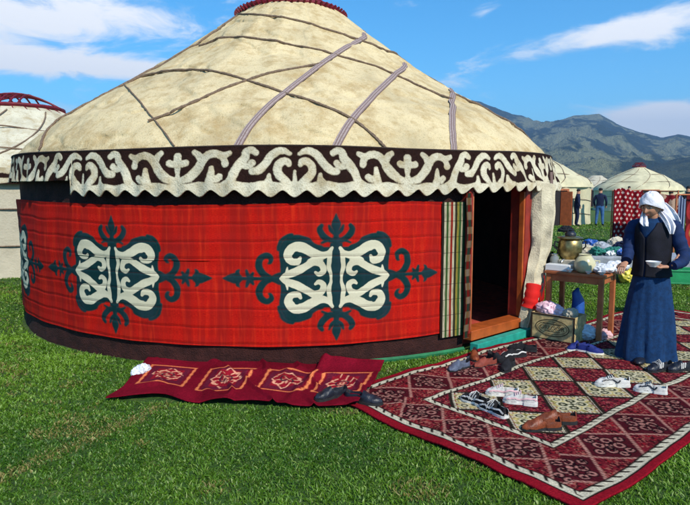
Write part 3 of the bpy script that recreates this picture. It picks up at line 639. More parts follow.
# ================================================================== RUGS
def sm(sdf, w=.004): return np.clip(.5 - sdf / (2 * w), 0, 1)[..., None]
def paint(c, col, mask): return c * (1 - mask) + np.array(col) * mask
def rug_pattern(Ur, Vr):
    n = RNG.uniform(0, 1, Ur.shape); nn = fbm(Ur * 60, Vr * 60, 2, 9)
    c = np.empty((*Ur.shape, 3)); c[:] = (.30, .008, .018)
    L, Wd = 5.66, 2.2
    du, dv0, dv1 = Ur, Vr, Wd - Vr
    d_out = np.minimum(np.minimum(du - .11, L - .11 - du), np.minimum(dv0 - .09, dv1 - .085)) # >0 inside outer line
    # border body
    c = paint(c, (.20, .014, .022), sm(-d_out))
    def diamonds(a, b, pitch, hb):   # a along, b across (0 centre)
        ka = (a / pitch) % 1 - .5; return abs(ka) * 2 + abs(b) / hb - 1   # <0 inside
    # choose border coordinates
    left = (Ur < .54) & (Vr > Ur * 1.0) & (Wd - Vr > Ur * 1.0); right_b = (Wd - Vr < .56) & ~left
    a = np.where(left, Vr, Ur); b = np.where(left, Ur - .33, np.where(right_b, Vr - 1.88, Vr - .345)); hb = np.where(left, .215, np.where(right_b, .24, .25)); pit = np.where(left, .40, .49)
    q = diamonds(a - np.where(left, .74 - .2, .10), b, pit, hb)
    body = sm(-(d_out - .03))
    dia = sm(q * .12, .004) * body; c = paint(c, (.085, .008, .013), dia)
    ka = ((a - np.where(left, .54, .10)) / pit) % 1 - .5
    X_, Y_ = abs(ka) * pit, abs(b); tp = np.abs(np.abs(np.hypot(X_ - .05, Y_ - .045) - .028) - 0) - .006
    tp = np.minimum(tp, np.abs(np.hypot(X_ - .035, Y_ - .12) - .02) - .006); tp = np.minimum(tp, np.hypot(X_, Y_) - .02); tp = np.minimum(tp, abs(np.hypot(X_ - .13, Y_) - .022) - .006)
    c = paint(c, (.012, .004, .006), sm(tp - .012) * dia); c = paint(c, (.46, .19, .15), sm(tp - .002) * dia * (nn[..., None] > .28))
    tri = (1 - sm(q * .12)) * body; c = paint(c, (.34, .014, .020), tri * (fbm(Ur * 45, Vr * 45, 2, 3) > .52)[..., None]); c = paint(c, (.07, .008, .012), tri * (fbm(Ur * 55, Vr * 55, 2, 6) > .62)[..., None])
    ln = abs(q) * .10 - .0065; c = paint(c, (.50, .24, .18), sm(ln, .003) * body * (((a * 40) % 1) < .8)[..., None])
    # field
    f0, f1, g0, g1 = .56, L - .56, .61, 1.63
    d_in = np.minimum(np.minimum(Ur - f0, f1 - Ur), np.minimum(Vr - g0, g1 - Vr)); fld = sm(-d_in)
    p_ = .51; ku = ((Ur - .80) / p_ + .5) % 1 - .5; kv = ((Vr - (g0 + p_ / 2)) / p_ + .5) % 1 - .5
    r1 = abs(ku) + abs(kv) - .5           # <0 in yellow
    ser = .030 * np.sign(np.sin(Ur * 120))
    c = paint(c, (.25, .014, .028), fld); red2 = fld * (1 - sm(r1 * p_ * .7))
    sp = fbm(Ur * 50, Vr * 50, 2, 33); c = paint(c, (.42, .08, .085), red2 * (sp > .58)[..., None]); c = paint(c, (.06, .008, .015), red2 * (sp < .27)[..., None])
    qx, qy = (abs(ku) - .5) * p_, (abs(kv) - .5) * p_; tq = np.minimum(abs(np.hypot(abs(qx) - .05, abs(qy) - .05) - .026) - .006, abs(np.hypot(abs(qx) - .11, qy) - .02) - .006); c = paint(c, (.07, .010, .016), sm(tq) * red2)
    yel = fld * sm((r1 + .10 + ser) * p_ * .7, .003); c = paint(c, (.025, .018, .012), fld * sm(np.abs(r1 - .0) * p_ * .7 - .020, .003)); c = paint(c, (.68, .60, .42), fld * sm(np.abs(r1 + .075) * p_ * .7 - .018, .003) * ((((Ur + Vr) * 24) % 1) < .72)[..., None] * ((((Ur - Vr) * 24) % 1) < .8)[..., None])
    c = paint(c, (.58, .46, .17), yel); c = paint(c, (.20, .19, .06), yel * (fbm(Ur * 48, Vr * 48, 2, 19) > .46)[..., None])
    X_, Y_ = abs(ku) * p_, abs(kv) * p_
    mt = np.minimum(abs(np.hypot(X_ - .055, Y_ - .045) - .026) - .010, np.hypot(X_ - .0, Y_ - .0) - .016); mt = np.minimum(mt, abs(np.hypot(X_ - .135, Y_) - .022) - .006); mt = np.minimum(mt, abs(np.hypot(X_, Y_ - .13) - .022) - .006); mt = np.minimum(mt, abs(X_ - Y_) * .7 + (np.hypot(X_, Y_) > .07) * 1 - .005)
    c = paint(c, (.70, .62, .40), sm(mt - .014) * yel); c = paint(c, (.035, .042, .016), sm(mt - .001) * yel * (nn[..., None] > .2)); c = paint(c, (.30, .10, .05), yel * (fbm(Ur * 70, Vr * 70, 2, 13) > .66)[..., None])
    redz = (c[..., 0] > .12) & (c[..., 1] < .06); f1_ = fbm(Ur * 62, Vr * 62, 2, 71); f2_ = fbm(Ur * 70, Vr * 70, 2, 73)
    inn = (d_out > .03)
    c = np.where((redz & inn & (f1_ > .43))[..., None], np.array([.055, .006, .009]), c); c = np.where((redz & inn & (f2_ > .49))[..., None], np.array([.40, .11, .08]), c)
    # cream running lines
    def run(c, dist, a, per=.075, w=.026):
        m = sm(abs(dist) - w, .003); c = paint(c, (.02, .012, .01), sm(abs(dist) - w - .012, .003)); t_ = ((a + dist * 1.1) / per) % 1
        gap = np.clip((.30 - np.minimum(t_, 1 - t_) * 2 * .9) / .10, 0, 1) * np.clip((dist + w * .55) / .01, 0, 1)
        return paint(c, (.70, .62, .44), m * (1 - gap)[..., None])
    a_out = np.where((Ur < .3) | (Ur > L - .3), Vr, Ur); a_out = np.where((Vr < Ur) & (Vr < .3), Ur, a_out); a_out = np.where((Wd - Vr < Ur) & (Wd - Vr < .3), Ur, a_out)
    c = run(c, d_out, a_out, .095, .025)
    c = run(c, d_in + .02, np.where(np.minimum(Ur - f0, f1 - Ur) < np.minimum(Vr - g0, g1 - Vr), Vr, Ur), .075, .022)
    dirt = fbm(Ur * 3, Vr * 3, 4, 5)[..., None]; c = c * (.62 + .42 * dirt); c = c * (.60 + .7 * n[..., None] ** 1.0)
    return c
Ur, Vr = np.meshgrid(np.arange(0, 5.661, .0054), np.arange(0, 2.201, .0054))
c = rug_pattern(Ur, Vr)
sU, tV = Ur + 2.74, Vr - 3.6
sU = sU + .018 * np.sin(Vr * 5) * np.exp(-Ur) + (fbm(Vr * 3, Ur * .5, 3, 91) - .45) * .05; tV = tV + .016 * np.sin(Ur * 2.3) + (fbm(Ur * 2.4, Vr * .5, 3, 93) - .45) * .05
Zr = .020 + .022 * fbm(Ur * 1.6, Vr * 1.6, 3, 2) - .006 + .012 * np.clip(1 - abs(2 * fbm(Ur * 1.3 + 5, Vr * .7, 2, 95) - .75) * 9, 0, 1) + .006 * np.sin(Ur * 7 + Vr * 3) * np.exp(-((Vr - 1.9) / .3) ** 2)
P = np.stack([sU * E1[0] + tV * E2[0], sU * E1[1] + tV * E2[1], Zr], -1)
# keep the rug outside the yurt
d = np.hypot(P[..., 0] - YC.x, P[..., 1] - YC.y)
me = grid_mesh('patterned_rug', P, {'col': c}); rug = link_mesh('patterned_rug', me, M['rugcol'])
s_ = rug.modifiers.new('thick', 'SOLIDIFY'); s_.thickness = .014; s_.offset = -1
props(rug, 'large maroon wool rug with rows of yellow diamonds and cream borders lying on the grass', 'rug')
def rug_h(x, y): return .03
# small runner with square motifs, rumpled against the yurt
def runner():
    nu, nv = 330, 150; uu, vv = np.meshgrid(np.linspace(0, 1, nu), np.linspace(0, 1, nv)); A_, B_, C_, D_ = [np.array(p[:]) for p in RUN]
    P = (A_ * ((1 - uu) * (1 - vv))[..., None] + B_ * (uu * (1 - vv))[..., None] + C_ * (uu * vv)[..., None] + D_ * ((1 - uu) * vv)[..., None])
    P[..., 0] -= .07 * np.exp(-(uu / .07) ** 2) * np.exp(-(vv / .14) ** 2)            # pulled-out corner
    P[..., 1] += .10 * np.exp(-((uu - .19) / .10) ** 2) * (1 - vv) + .02 * np.sin(uu * 15) * (1 - vv)
    z = .036 + .012 * np.sin(uu * 13 + vv * 2) + .030 * np.clip(1 - abs(2 * fbm(uu * 7 + vv * 2 + 3, vv * 2 + 9, 2, 15) - .75) * 7, 0, 1) * np.clip(uu * 6, 0, 1) + .02 * fbm(uu * 6, vv * 3, 3, 5)
    rd = .76 - .05 * (1 - vv); z += .030 * np.exp(-((uu - rd) / .018) ** 2) * (.35 + vv) + .035 * np.clip((vv - .62) / .38, 0, 1) ** 1.5 * np.exp(-((uu - .80) / .06) ** 2) + .05 * np.clip((vv - .8) * 5, 0, 1) * (uu > .74)
    P[..., 2] = z
    U, V = uu * 2.05, vv * 1.05; c = np.empty((*U.shape, 3)); c[:] = (.235, .006, .020); c *= (.6 + .4 * fbm(U * 5, V * 5, 3, 4))[..., None]
    for i, cx in enumerate((.30, .82, 1.34, 1.80)):
        x, y = U - cx, V - .52; x2 = x; hx, hy = .19, .27
        box = np.maximum(abs(x2) - hx, abs(y) - hy); fr_ = abs(box) - .011; wav = .01 * np.sin(y * 60)
        c = paint(c, (.80, .22, .08), sm(fr_ + wav * .3)); c = paint(c, (.14, .012, .03), sm(box + .03)); c = paint(c, (.30, .010, .022), sm(np.maximum(abs(x) / .9, abs(y) * .75) * 1. - .125))
        r = np.hypot(x / .75, y); sc = np.minimum(abs(np.hypot(abs(x) - .055, abs(y) - .075) - .042) - .010, np.hypot(x, y * .6) - .022); sc = np.minimum(sc, np.maximum(abs(abs(x) + abs(y) * .62 - .13) - .008, -1))
        c = paint(c, (.86, .40, .24), sm(sc) * (fbm(U * 30, V * 30, 2, i) > .30)[..., None]); c = paint(c, (.03, .015, .03), sm(abs(np.hypot(x, y * .8) - .05) - .007))
    c *= RNG.uniform(.65, 1.2, U.shape)[..., None]; c *= (.75 + .5 * fbm(U * 9, V * 3, 3, 55))[..., None]
    o = link_mesh('small_rug', grid_mesh('small_rug', P, {'col': c}), m_attrcol('thin_rug', nscale=220)); q = o.modifiers.new('thick', 'SOLIDIFY'); q.thickness = .008; q.offset = -1
    props(o, 'rumpled narrow crimson rug with orange square motifs at the foot of the yurt', 'rug'); return o
runner()

# ================================================================== FAR YURTS
def far_yurt(name, c, R, hw_, ht, rr_, label, wallm, roofm, band=True, ropes=True, door=None, crown=True, group='other yurts in the meadow', ring=None, nrope=10):
    root = empty(name, (c[0], c[1], float(ground_z(np.array([c[0]]), np.array([c[1]]))[0])), 0, label, 'yurt', group); gz = root.location.z
    n = 64; W_ = lambda a, j: .006 * math.sin(a * 9 + j) + .004 * math.sin(a * 23)
    MB().lathe([(R * 1.01, 0), (R, .4), (R, hw_)], (c[0], c[1], gz), n, W_).build('wall', wallm, root)
    pr = [(R * 1.03, hw_ - .12), (R * 1.0, hw_ + .10), (R * .93, hw_ + .3), (R * .78, hw_ + (ht - hw_) * .33), (R * .56, hw_ + (ht - hw_) * .60), (rr_ * 1.25, ht - .16), (rr_, ht - .04)]
    MB().lathe(pr, (c[0], c[1], gz), n, lambda a, j: .012 * math.sin(a * 12 + 2 * j) + .006 * math.sin(a * 31)).build('roof', roofm, root)
    if band:
        u_ = np.linspace(0, 2 * PI, 700); v_ = np.linspace(0, 1, 16); U, V = np.meshgrid(u_, v_); r_ = R * 1.035
        orn = np.sin(U * R * 6.2 + 1.5 * np.sin(V * 6)) * .5 + np.sin(V * 9 + U * R * 3.1) * .45
        P = np.stack([c[0] + r_ * np.sin(U), c[1] - r_ * np.cos(U), gz + hw_ + .08 - V * .30], -1)
        link_mesh('ornamental_band', grid_mesh('ornamental_band', P, {'orn': orn * .03}), M['band'], root)
    if ropes:
        for k in range(nrope):
            a = 2 * PI * k / nrope + .2; pts = []
            for j in range(12):
                t_ = j / 11; z_ = hw_ + .05 + (ht - .2 - hw_) * t_; r_ = np.interp(z_, [q[1] for q in pr], [q[0] for q in pr]) + .035; aa = a + .75 * t_; pts.append((c[0] + r_ * math.sin(aa), c[1] - r_ * math.cos(aa), gz + z_))
            MB().tube(pts, .016, 5).build('rope', M['rope'], root)
        for z_ in (hw_ + (ht - hw_) * .3, hw_ + (ht - hw_) * .62):
            r_ = np.interp(z_, [q[1] for q in pr], [q[0] for q in pr]) + .03
            MB().tube([(c[0] + r_ * math.sin(a), c[1] - r_ * math.cos(a), gz + z_ + .04 * math.sin(a * 6)) for a in np.linspace(0, 2 * PI, 60)], .016, 5, False).build('rope', M['rope'], root)
        for z_ in (hw_ * .27, hw_ * .62):
            MB().tube([(c[0] + (R + .03) * math.sin(a), c[1] - (R + .03) * math.cos(a), gz + z_ + .07 * math.sin(a * 4)) for a in np.linspace(0, 2 * PI, 60)], .014, 5, False).build('rope', M['rope'], root)
    if crown:
        mb = MB(); mb.tube([(c[0] + rr_ * math.cos(2 * PI * i / 32), c[1] + rr_ * math.sin(2 * PI * i / 32), gz + ht) for i in range(33)], .045, 6, False); cr = mb.build('crown_ring', M['crown'], root)
        mb = MB()
        for rot in (.2, .2 + PI / 2):
            for off in (-.2, -.07, .07, .2):
                pts = [(c[0] + (a * rr_ * .97) * math.cos(rot) - off * 1.4 * math.sin(rot), c[1] + (a * rr_ * .97) * math.sin(rot) + off * 1.4 * math.cos(rot), gz + ht + .02 + .30 * (1 - a * a)) for a in np.linspace(-1, 1, 11)]; mb.tube(pts, .022, 5)
        for i in range(26): a = 2 * PI * i / 26; mb.tube([(c[0] + rr_ * .98 * math.cos(a), c[1] + rr_ * .98 * math.sin(a), gz + ht), (c[0] + rr_ * 1.15 * math.cos(a + .05), c[1] + rr_ * 1.15 * math.sin(a + .05), gz + ht - .12)], .012, 4)
        mb.build('crown_bows', M['crown'], cr)
    if door is not None:
        dm = Matrix.Translation((c[0] + R * math.sin(door), c[1] - R * math.cos(door), gz)) @ Matrix.Rotation(door, 4, 'Z')
        def db(mb, nm, mt, pa): mb.v = [tuple(dm @ Vector(v)) for v in mb.v]; return mb.build(nm, mt, pa, smooth=False)
        dd = db(MB().box((0, .02, .8), (1.1, .16, 1.6)), 'doorway', M['insole'], root)  # solid dark slab stands in for the unlit opening
        db(MB().box((-.58, -.03, .82), (.09, .16, 1.64)).box((.58, -.03, .82), (.09, .16, 1.64)).box((0, -.03, 1.66), (1.25, .157, .08)), 'door_frame', M['brownwood'], dd)
        db(MB().box((.42, -.28, .80), (.52, .05, 1.55), -.9), 'door_leaf', M['orange'], dd)
    return root
far_yurt('yurt', (-7.55, 13.8), 3.15, 1.98, 3.50, .95, 'cream yurt with red crown ring, half hidden behind the big yurt at the left edge', M['canvas'], m_felt('pale_roof_felt', (.66, .60, .44)))
far_yurt('yurt', (9.3, 30.0), 3.0, 1.9, 3.5, .6, 'cream yurt with open orange door directly behind the rolled felt door flap', M['yellowcanvas'], M['yellowcanvas'], False, True, .12, nrope=8)
far_yurt('yurt', (25.6, 60.0), 2.4, 1.7, 3.15, .5, 'small white yurt seen far off between the two standing men', M['canvas'], M['canvas'], False, True, -.35, nrope=7, crown=False)
far_yurt('yurt', (23.9, 48.0), 3.3, 1.75, 3.55, .45, 'wide cream yurt with low conical roof behind the hanging red textile', M['yellowcanvas'], M['yellowcanvas'], False, True, -.2, nrope=9)

# ================================================================== PEOPLE
def skin_body(name, joints, bones, mats, matfn, parent=None, sub=2):
    """joints: name -> (x,y,z,r) in world; one continuous skinned surface rooted at the first joint."""
    names = list(joints); me = bpy.data.meshes.new(name); me.from_pydata([joints[k][:3] for k in names], [(names.index(a), names.index(b)) for a, b in bones], []); me.update()
    o = bpy.data.objects.new(name, me); COL.objects.link(o)
    md = o.modifiers.new('skin', 'SKIN'); md.use_smooth_shade = True
    for i, k in enumerate(names):
        sv = me.skin_vertices[0].data[i]; r = joints[k][3]; r = r if isinstance(r, tuple) else (r, r); sv.radius = r; sv.use_root = (i == 0)
    sb = o.modifiers.new('sub', 'SUBSURF'); sb.levels = sub; sb.render_levels = sub
    dg = bpy.context.evaluated_depsgraph_get(); em = bpy.data.meshes.new_from_object(o.evaluated_get(dg)); bpy.data.objects.remove(o, do_unlink=True)
    em.name = name; r = link_mesh(name, em, mats, parent)
    if matfn:
        wm = WM.get(parent.name, Matrix()) if parent else Matrix()
        for p in em.polygons: p.material_index = matfn(wm @ p.center)
    return r
def hand(o, d, n, curl, r=.0085, thumb=1, L=.078):
    """finger chains: origin palm o, direction d, palm normal n."""
    d = Vector(d).normalized(); n = Vector(n).normalized(); s = d.cross(n).normalized(); J = {}; B = []
    J['wr'] = (*(o - d * .05), (.026, .019)); J['pm'] = (*(o + d * .0), (.038, .015)); J['pk'] = (*(o + d * .035), (.037, .013)); B += [('wr', 'pm'), ('pm', 'pk')]
    for i in range(4):
        off = s * (.028 - .0187 * i); l = L * (.88, 1, .95, .78)[i]; base = o + d * .04 + off; prev = 'pk'; p = base; ang = 0
        for j, (q, sg) in enumerate(((0, 0), (.45, 1), (.32, 1), (.23, 1))):
            ang += curl * sg * .9; dd = d * math.cos(ang) + n * math.sin(ang); p = p + dd * l * q; nm = 'f%d%d' % (i, j); J[nm] = (*p, r * (1 - .1 * j)); B.append((prev, nm)); prev = nm
    p = o - d * .01 + s * .034 * thumb; J['t0'] = (*p, .013); B.append(('pm', 't0')); p2 = p + (d * .6 + s * .7 * thumb + n * .35).normalized() * .032; J['t1'] = (*p2, .0105); p3 = p2 + (d * .85 + s * .1 * thumb + n * .6).normalized() * .028; J['t2'] = (*p3, .009); B += [('t0', 't1'), ('t1', 't2')]
    return J, B
# ---- woman
wb = at(646.5, 361); wb.z = 0; Bx, By = wb.x, wb.y
def w(x, y, z): return Vector((Bx + x, By + y, z))
woman = empty('person', (Bx, By, .03), 0, 'woman in white headscarf and long blue dress holding a white bowl beside the wooden table', 'person')
J = dict(pelvis=(*w(0, .02, .90), .10), waist=(*w(0, .01, 1.04), .10), chest=(*w(0, .01, 1.22), (.12, .10)), neckb=(*w(-.012, .0, 1.345), .062), neck=(*w(-.03, -.012, 1.40), .052), head=(*w(-.05, -.03, 1.48), .075),
         sl=(*w(.135, -.07, 1.315), .05), el=(*w(.195, -.14, 1.08), .016), wl=(*w(.03, -.295, .965), .022), sr=(*w(-.135, .08, 1.315), .05), er=(*w(-.19, .05, 1.09), .016), wr=(*w(-.27, -.055, .99), .022),
         hl=(*w(.07, .01, .84), .07), kl=(*w(.10, -.03, .48), .065), al=(*w(.10, .0, .10), .042), fl=(*w(.03, -.12, .065), .035), hr=(*w(-.07, .01, .84), .07), kr=(*w(-.10, -.03, .48), .065), ar=(*w(-.10, .02, .10), .042), fr=(*w(-.17, -.10, .065), .035))
Bn = [('pelvis', 'waist'), ('waist', 'chest'), ('chest', 'neckb'), ('neckb', 'neck'), ('neck', 'head'), ('chest', 'sl'), ('sl', 'el'), ('el', 'wl'), ('chest', 'sr'), ('sr', 'er'), ('er', 'wr'), ('pelvis', 'hl'), ('hl', 'kl'), ('kl', 'al'), ('al', 'fl'), ('pelvis', 'hr'), ('hr', 'kr'), ('kr', 'ar'), ('ar', 'fr')]
body = skin_body('body', J, Bn, [M['skin']], None, woman)
# head with face; facing dir
FA = math.radians(-52)      # local -Y turned to camera-left
HM = Matrix.Translation(w(-.055, -.035, 1.497)) @ Matrix.Rotation(FA, 4, 'Z') @ Matrix.Rotation(math.radians(14), 4, 'X')
def headfn(d):
    q = 1.0; f = max(0, -d.y)
    if d.z < 0: q *= 1 - .20 * (-d.z) * (1 - .35 * f)
    q += .05 * f * math.exp(-((d.z - .32) / .12) ** 2) - .045 * math.exp(-((abs(d.x) - .36) / .16) ** 2) * math.exp(-((d.z - .06) / .14) ** 2) * (d.y < 0)
    q += .07 * math.exp(-((abs(d.x) - .42) / .22) ** 2) * math.exp(-((d.z + .20) / .2) ** 2) * (d.y < 0)
    q += .30 * math.exp(-(d.x / .13) ** 2) * math.exp(-((d.z + .17) / .13) ** 2) * f + .13 * math.exp(-(d.x / .09) ** 2) * math.exp(-((d.z - .02) / .15) ** 2) * f
    q += .07 * math.exp(-(d.x / .26) ** 2) * math.exp(-((d.z + .50) / .09) ** 2) * f + .09 * math.exp(-(d.x / .28) ** 2) * math.exp(-((d.z + .82) / .16) ** 2) * f - .03 * math.exp(-(d.x / .3) ** 2) * math.exp(-((d.z + .64) / .06) ** 2) * f
    return q
def hb(mb, name, mat, parent, **k): mb.v = [tuple(HM @ Vector(v)) for v in mb.v]; return mb.build(name, mat, parent, **k)
head = hb(MB().ell((0, 0, 0), (.078, .098, .118), 48, 40, fn=headfn), 'head', M['skin'], woman)
for s in (-1, 1):
    hb(MB().ell((s * .030, -.083, .010), (.0125, .008, .0062), 12, 8), 'eye', M['eyewhite'], head); hb(MB().ell((s * .030, -.0885, .009), (.006, .004, .0058), 10, 8), 'iris', M['eye'], head)
    hb(MB().tube([(s * .013, -.093, .026), (s * .030, -.095, .032), (s * .048, -.085, .026)], [.003, .0038, .002], 6), 'eyebrow', M['hair'], head)
    hb(MB().ell((s * .078, .004, -.006), (.011, .020, .030), 12, 8, rot=(.15, 0, s * .3)), 'ear', M['skin'], head)
hb(MB().tube([(-.022, -.094, -.060), (-.008, -.102, -.056), (0, -.103, -.058), (.008, -.102, -.056), (.022, -.094, -.060)], [.002, .0055, .0055, .0055, .002], 8), 'lips', M['lips'], head)
# headscarf: cap over crown plus tails
def scarf():
    n, mrow = 96, 30; V_ = []
    for j in range(mrow):
        t = j / (mrow - 1)
        for k in range(n):
            a = 2 * PI * k / n; back = .5 + .5 * math.sin(a)      # +Y is back of head
            tmax = 1.22 + .95 * back ** .8; th = .03 + t * (tmax - .03); fold = 1 + .028 * math.sin(a * 9 + t * 6 + 2 * math.sin(a * 2)) * t + .022 * math.sin(a * 4 - t * 11) + .018 * abs(math.sin(a * 3 + t * 7))
            rx, ry, rz = .093, .116, .135; f2 = 1.0 + .06 * back
            V_.append((rx * fold * math.sin(th) * math.cos(a) * f2, ry * fold * math.sin(th) * math.sin(a) * f2 + .006, rz * math.cos(th) * fold - .0))
    fs = [(j * n + k, (j + 1) * n + k, (j + 1) * n + (k + 1) % n, j * n + (k + 1) % n) for j in range(mrow - 1) for k in range(n)]; mb = MB(); mb.add(V_, fs)
    mb.v = [tuple(HM @ Vector(v)) for v in mb.v]
    # tail down over her left shoulder (camera right) and a fold under the chin on the far side
    def drape(path, widths, seed):
        pts = catmull([tuple(w(*p)) for p in path], 8); ws = np.interp(np.linspace(0, 1, len(pts)), np.linspace(0, 1, len(widths)), widths); nb = 11; vs = []
        for i, p in enumerate(pts):
            tn = Vector(pts[min(i + 1, len(pts) - 1)] - pts[max(i - 1, 0)]).normalized(); sd_ = Vector((.86, -.5, 0)); nn_ = tn.cross(sd_).normalized()
            for k in range(nb): q = k / (nb - 1) - .5; vs.append(Vector(p) + sd_ * q * ws[i] + nn_ * .010 * (math.sin(q * 9 + seed + i * .12) + .6 * math.sin(q * 16 - seed * 2 + i * .07)))
        mb.add(vs, [(i * nb + k, i * nb + k + 1, (i + 1) * nb + k + 1, (i + 1) * nb + k) for i in range(len(pts) - 1) for k in range(nb - 1)])
    drape([(.045, .03, 1.53), (.095, .0, 1.46), (.125, -.035, 1.39), (.155, -.06, 1.355)], [.12, .15, .15, .10], 1)
    drape([(.02, -.05, 1.46), (.045, -.12, 1.39), (.065, -.165, 1.32), (.075, -.175, 1.245)], [.05, .085, .085, .03], 2)
    drape([(-.115, -.02, 1.45), (-.135, -.065, 1.40), (-.145, -.095, 1.35), (-.135, -.11, 1.315)], [.03, .06, .075, .035], 4)
    o = mb.build('headscarf', M['scarf'], woman); q = o.modifiers.new('t', 'SOLIDIFY'); q.thickness = .006; q.offset = 1; return o
scarf()
def loft_rings(rings, n=64, fold=None):
    """rings: (cx,cy,z,rx,ry)"""
    mb = MB(); vs = []
    for j, (cx, cy, z, rx, ry) in enumerate(rings):
        t = j / (len(rings) - 1)
        for k in range(n):
            a = 2 * PI * k / n; f_ = 1 + (fold(a, t, z) if fold else 0); vs.append(w(cx + rx * f_ * math.cos(a), cy + ry * f_ * math.sin(a), z))
    mb.add(vs, [(j * n + k, j * n + (k + 1) % n, (j + 1) * n + (k + 1) % n, (j + 1) * n + k) for j in range(len(rings) - 1) for k in range(n)]); return mb
zs = [1.40, 1.375, 1.33, 1.26, 1.15, 1.02, .94, .86, .75, .62, .48, .34, .2, .09, .042]
rx = [.055, .08, .13, .142, .137, .130, .140, .155, .175, .197, .217, .235, .25, .260, .264]; ry = [.055, .07, .10, .12, .125, .12, .13, .145, .16, .176, .192, .206, .22, .23, .234]
cx = [-.02, -.015, -.005, 0, 0, 0, 0, 0, 0, 0, 0, 0, 0, 0, 0]
rg = catmull([(a, 0, b, c_, d_) for a, b, c_, d_ in zip(cx, zs, rx, ry)], 4)
mb = loft_rings(rg, 96, lambda a, t, z: max(0, min(1, (1.0 - z) / .9)) * (.05 * math.sin(a * 7 + 2 * math.sin(z * 3)) + .035 * math.sin(a * 13 + 1.5 * math.sin(a * 3) + z * 4) + .016 * math.sin(a * 27 - z * 5) + .05 * math.sin(a * 2 + 1)))
mb.build('dress', M['dress'], woman)
# vest: open-front over-garment, dark
vr = catmull([(-.006, 0, 1.345, .125, .095), (0, 0, 1.30, .158, .115), (0, 0, 1.22, .164, .138), (0, 0, 1.10, .160, .140), (0, 0, .98, .156, .140), (0, 0, .90, .160, .148), (0, 0, .84, .172, .160)], 5)
n = 72; vs = []
for j, (cx_, cy_, z, rx_, ry_) in enumerate(vr):
    for k in range(n + 1):
        op = .035 if z < 1.2 else .035 + (z - 1.2) * 4.6; fa = math.radians(-90 - 48); a = fa + op + (2 * PI - 2 * op) * k / n; q = 1 + .02 * math.sin(a * 7 + z * 8)
        vs.append(w(cx_ + rx_ * q * math.cos(a), cy_ + ry_ * q * math.sin(a), z))
mb = MB().add(vs, [(j * (n + 1) + k, j * (n + 1) + k + 1, (j + 1) * (n + 1) + k + 1, (j + 1) * (n + 1) + k) for j in range(len(vr) - 1) for k in range(n)])
ve = mb.build('vest', M['vest'], woman); q = ve.modifiers.new('t', 'SOLIDIFY'); q.thickness = .01
def sleeve(pts, rs):
    rs = [q * .90 for q in rs]
    P_ = catmull([(*w(*p), r) for p, r in zip(pts, rs)], 7); m_ = MB().tube([tuple(p[:3]) for p in P_], [p[3] * (1 + .05 * math.sin(i * 1.3) + .03 * math.sin(i * 2.9)) for i, p in enumerate(P_)], 18); return m_.build('sleeve', M['sleeve'], woman)
sleeve([(.09, -.045, 1.335), (.15, -.075, 1.30), (.18, -.10, 1.19), (.212, -.135, 1.075), (.175, -.21, 1.015), (.105, -.265, .985), (.035, -.298, .968)], [.055, .072, .070, .066, .060, .052, .044])
sleeve([(-.09, .05, 1.335), (-.15, .085, 1.30), (-.178, .085, 1.20), (-.205, .05, 1.09), (-.235, .0, 1.03), (-.275, -.06, .985)], [.055, .070, .068, .064, .058, .050])
bowlc = w(-.165, -.335, .955)
Jh, Bh = hand(w(-.065, -.315, .962), (-1, -.10, -.02), (0.1, -.15, 1), .28, .0095, 1); skin_body('hand', Jh, Bh, [M['skin']], None, woman, 1)
Jh, Bh = hand(w(-.315, -.10, .955), (-.7, -.6, -.5), (.3, .2, -1), .45, .009, -1); skin_body('hand', Jh, Bh, [M['skin']], None, woman, 1)
def bowl(c, r, h, label, mat, rz=0, group=None):
    mb = MB().lathe([(r * .45, 0), (r * .48, .006), (r * .8, h * .5), (r, h), (r * .95, h), (r * .74, h * .5), (r * .42, .012), (0, .010)], (c[0], c[1], c[2]), 28); o = mb.build('bowl', mat); props(o, label, 'bowl', group); return o
bowl((bowlc.x, bowlc.y, .967), .065, .048, "white bowl held in the woman's hand", M['white'])
MB().ell((wb.x - .17, wb.y - .2, .06), (.05, .11, .035), rot=(0, 0, -.6)).build('shoe', M['black'], woman)
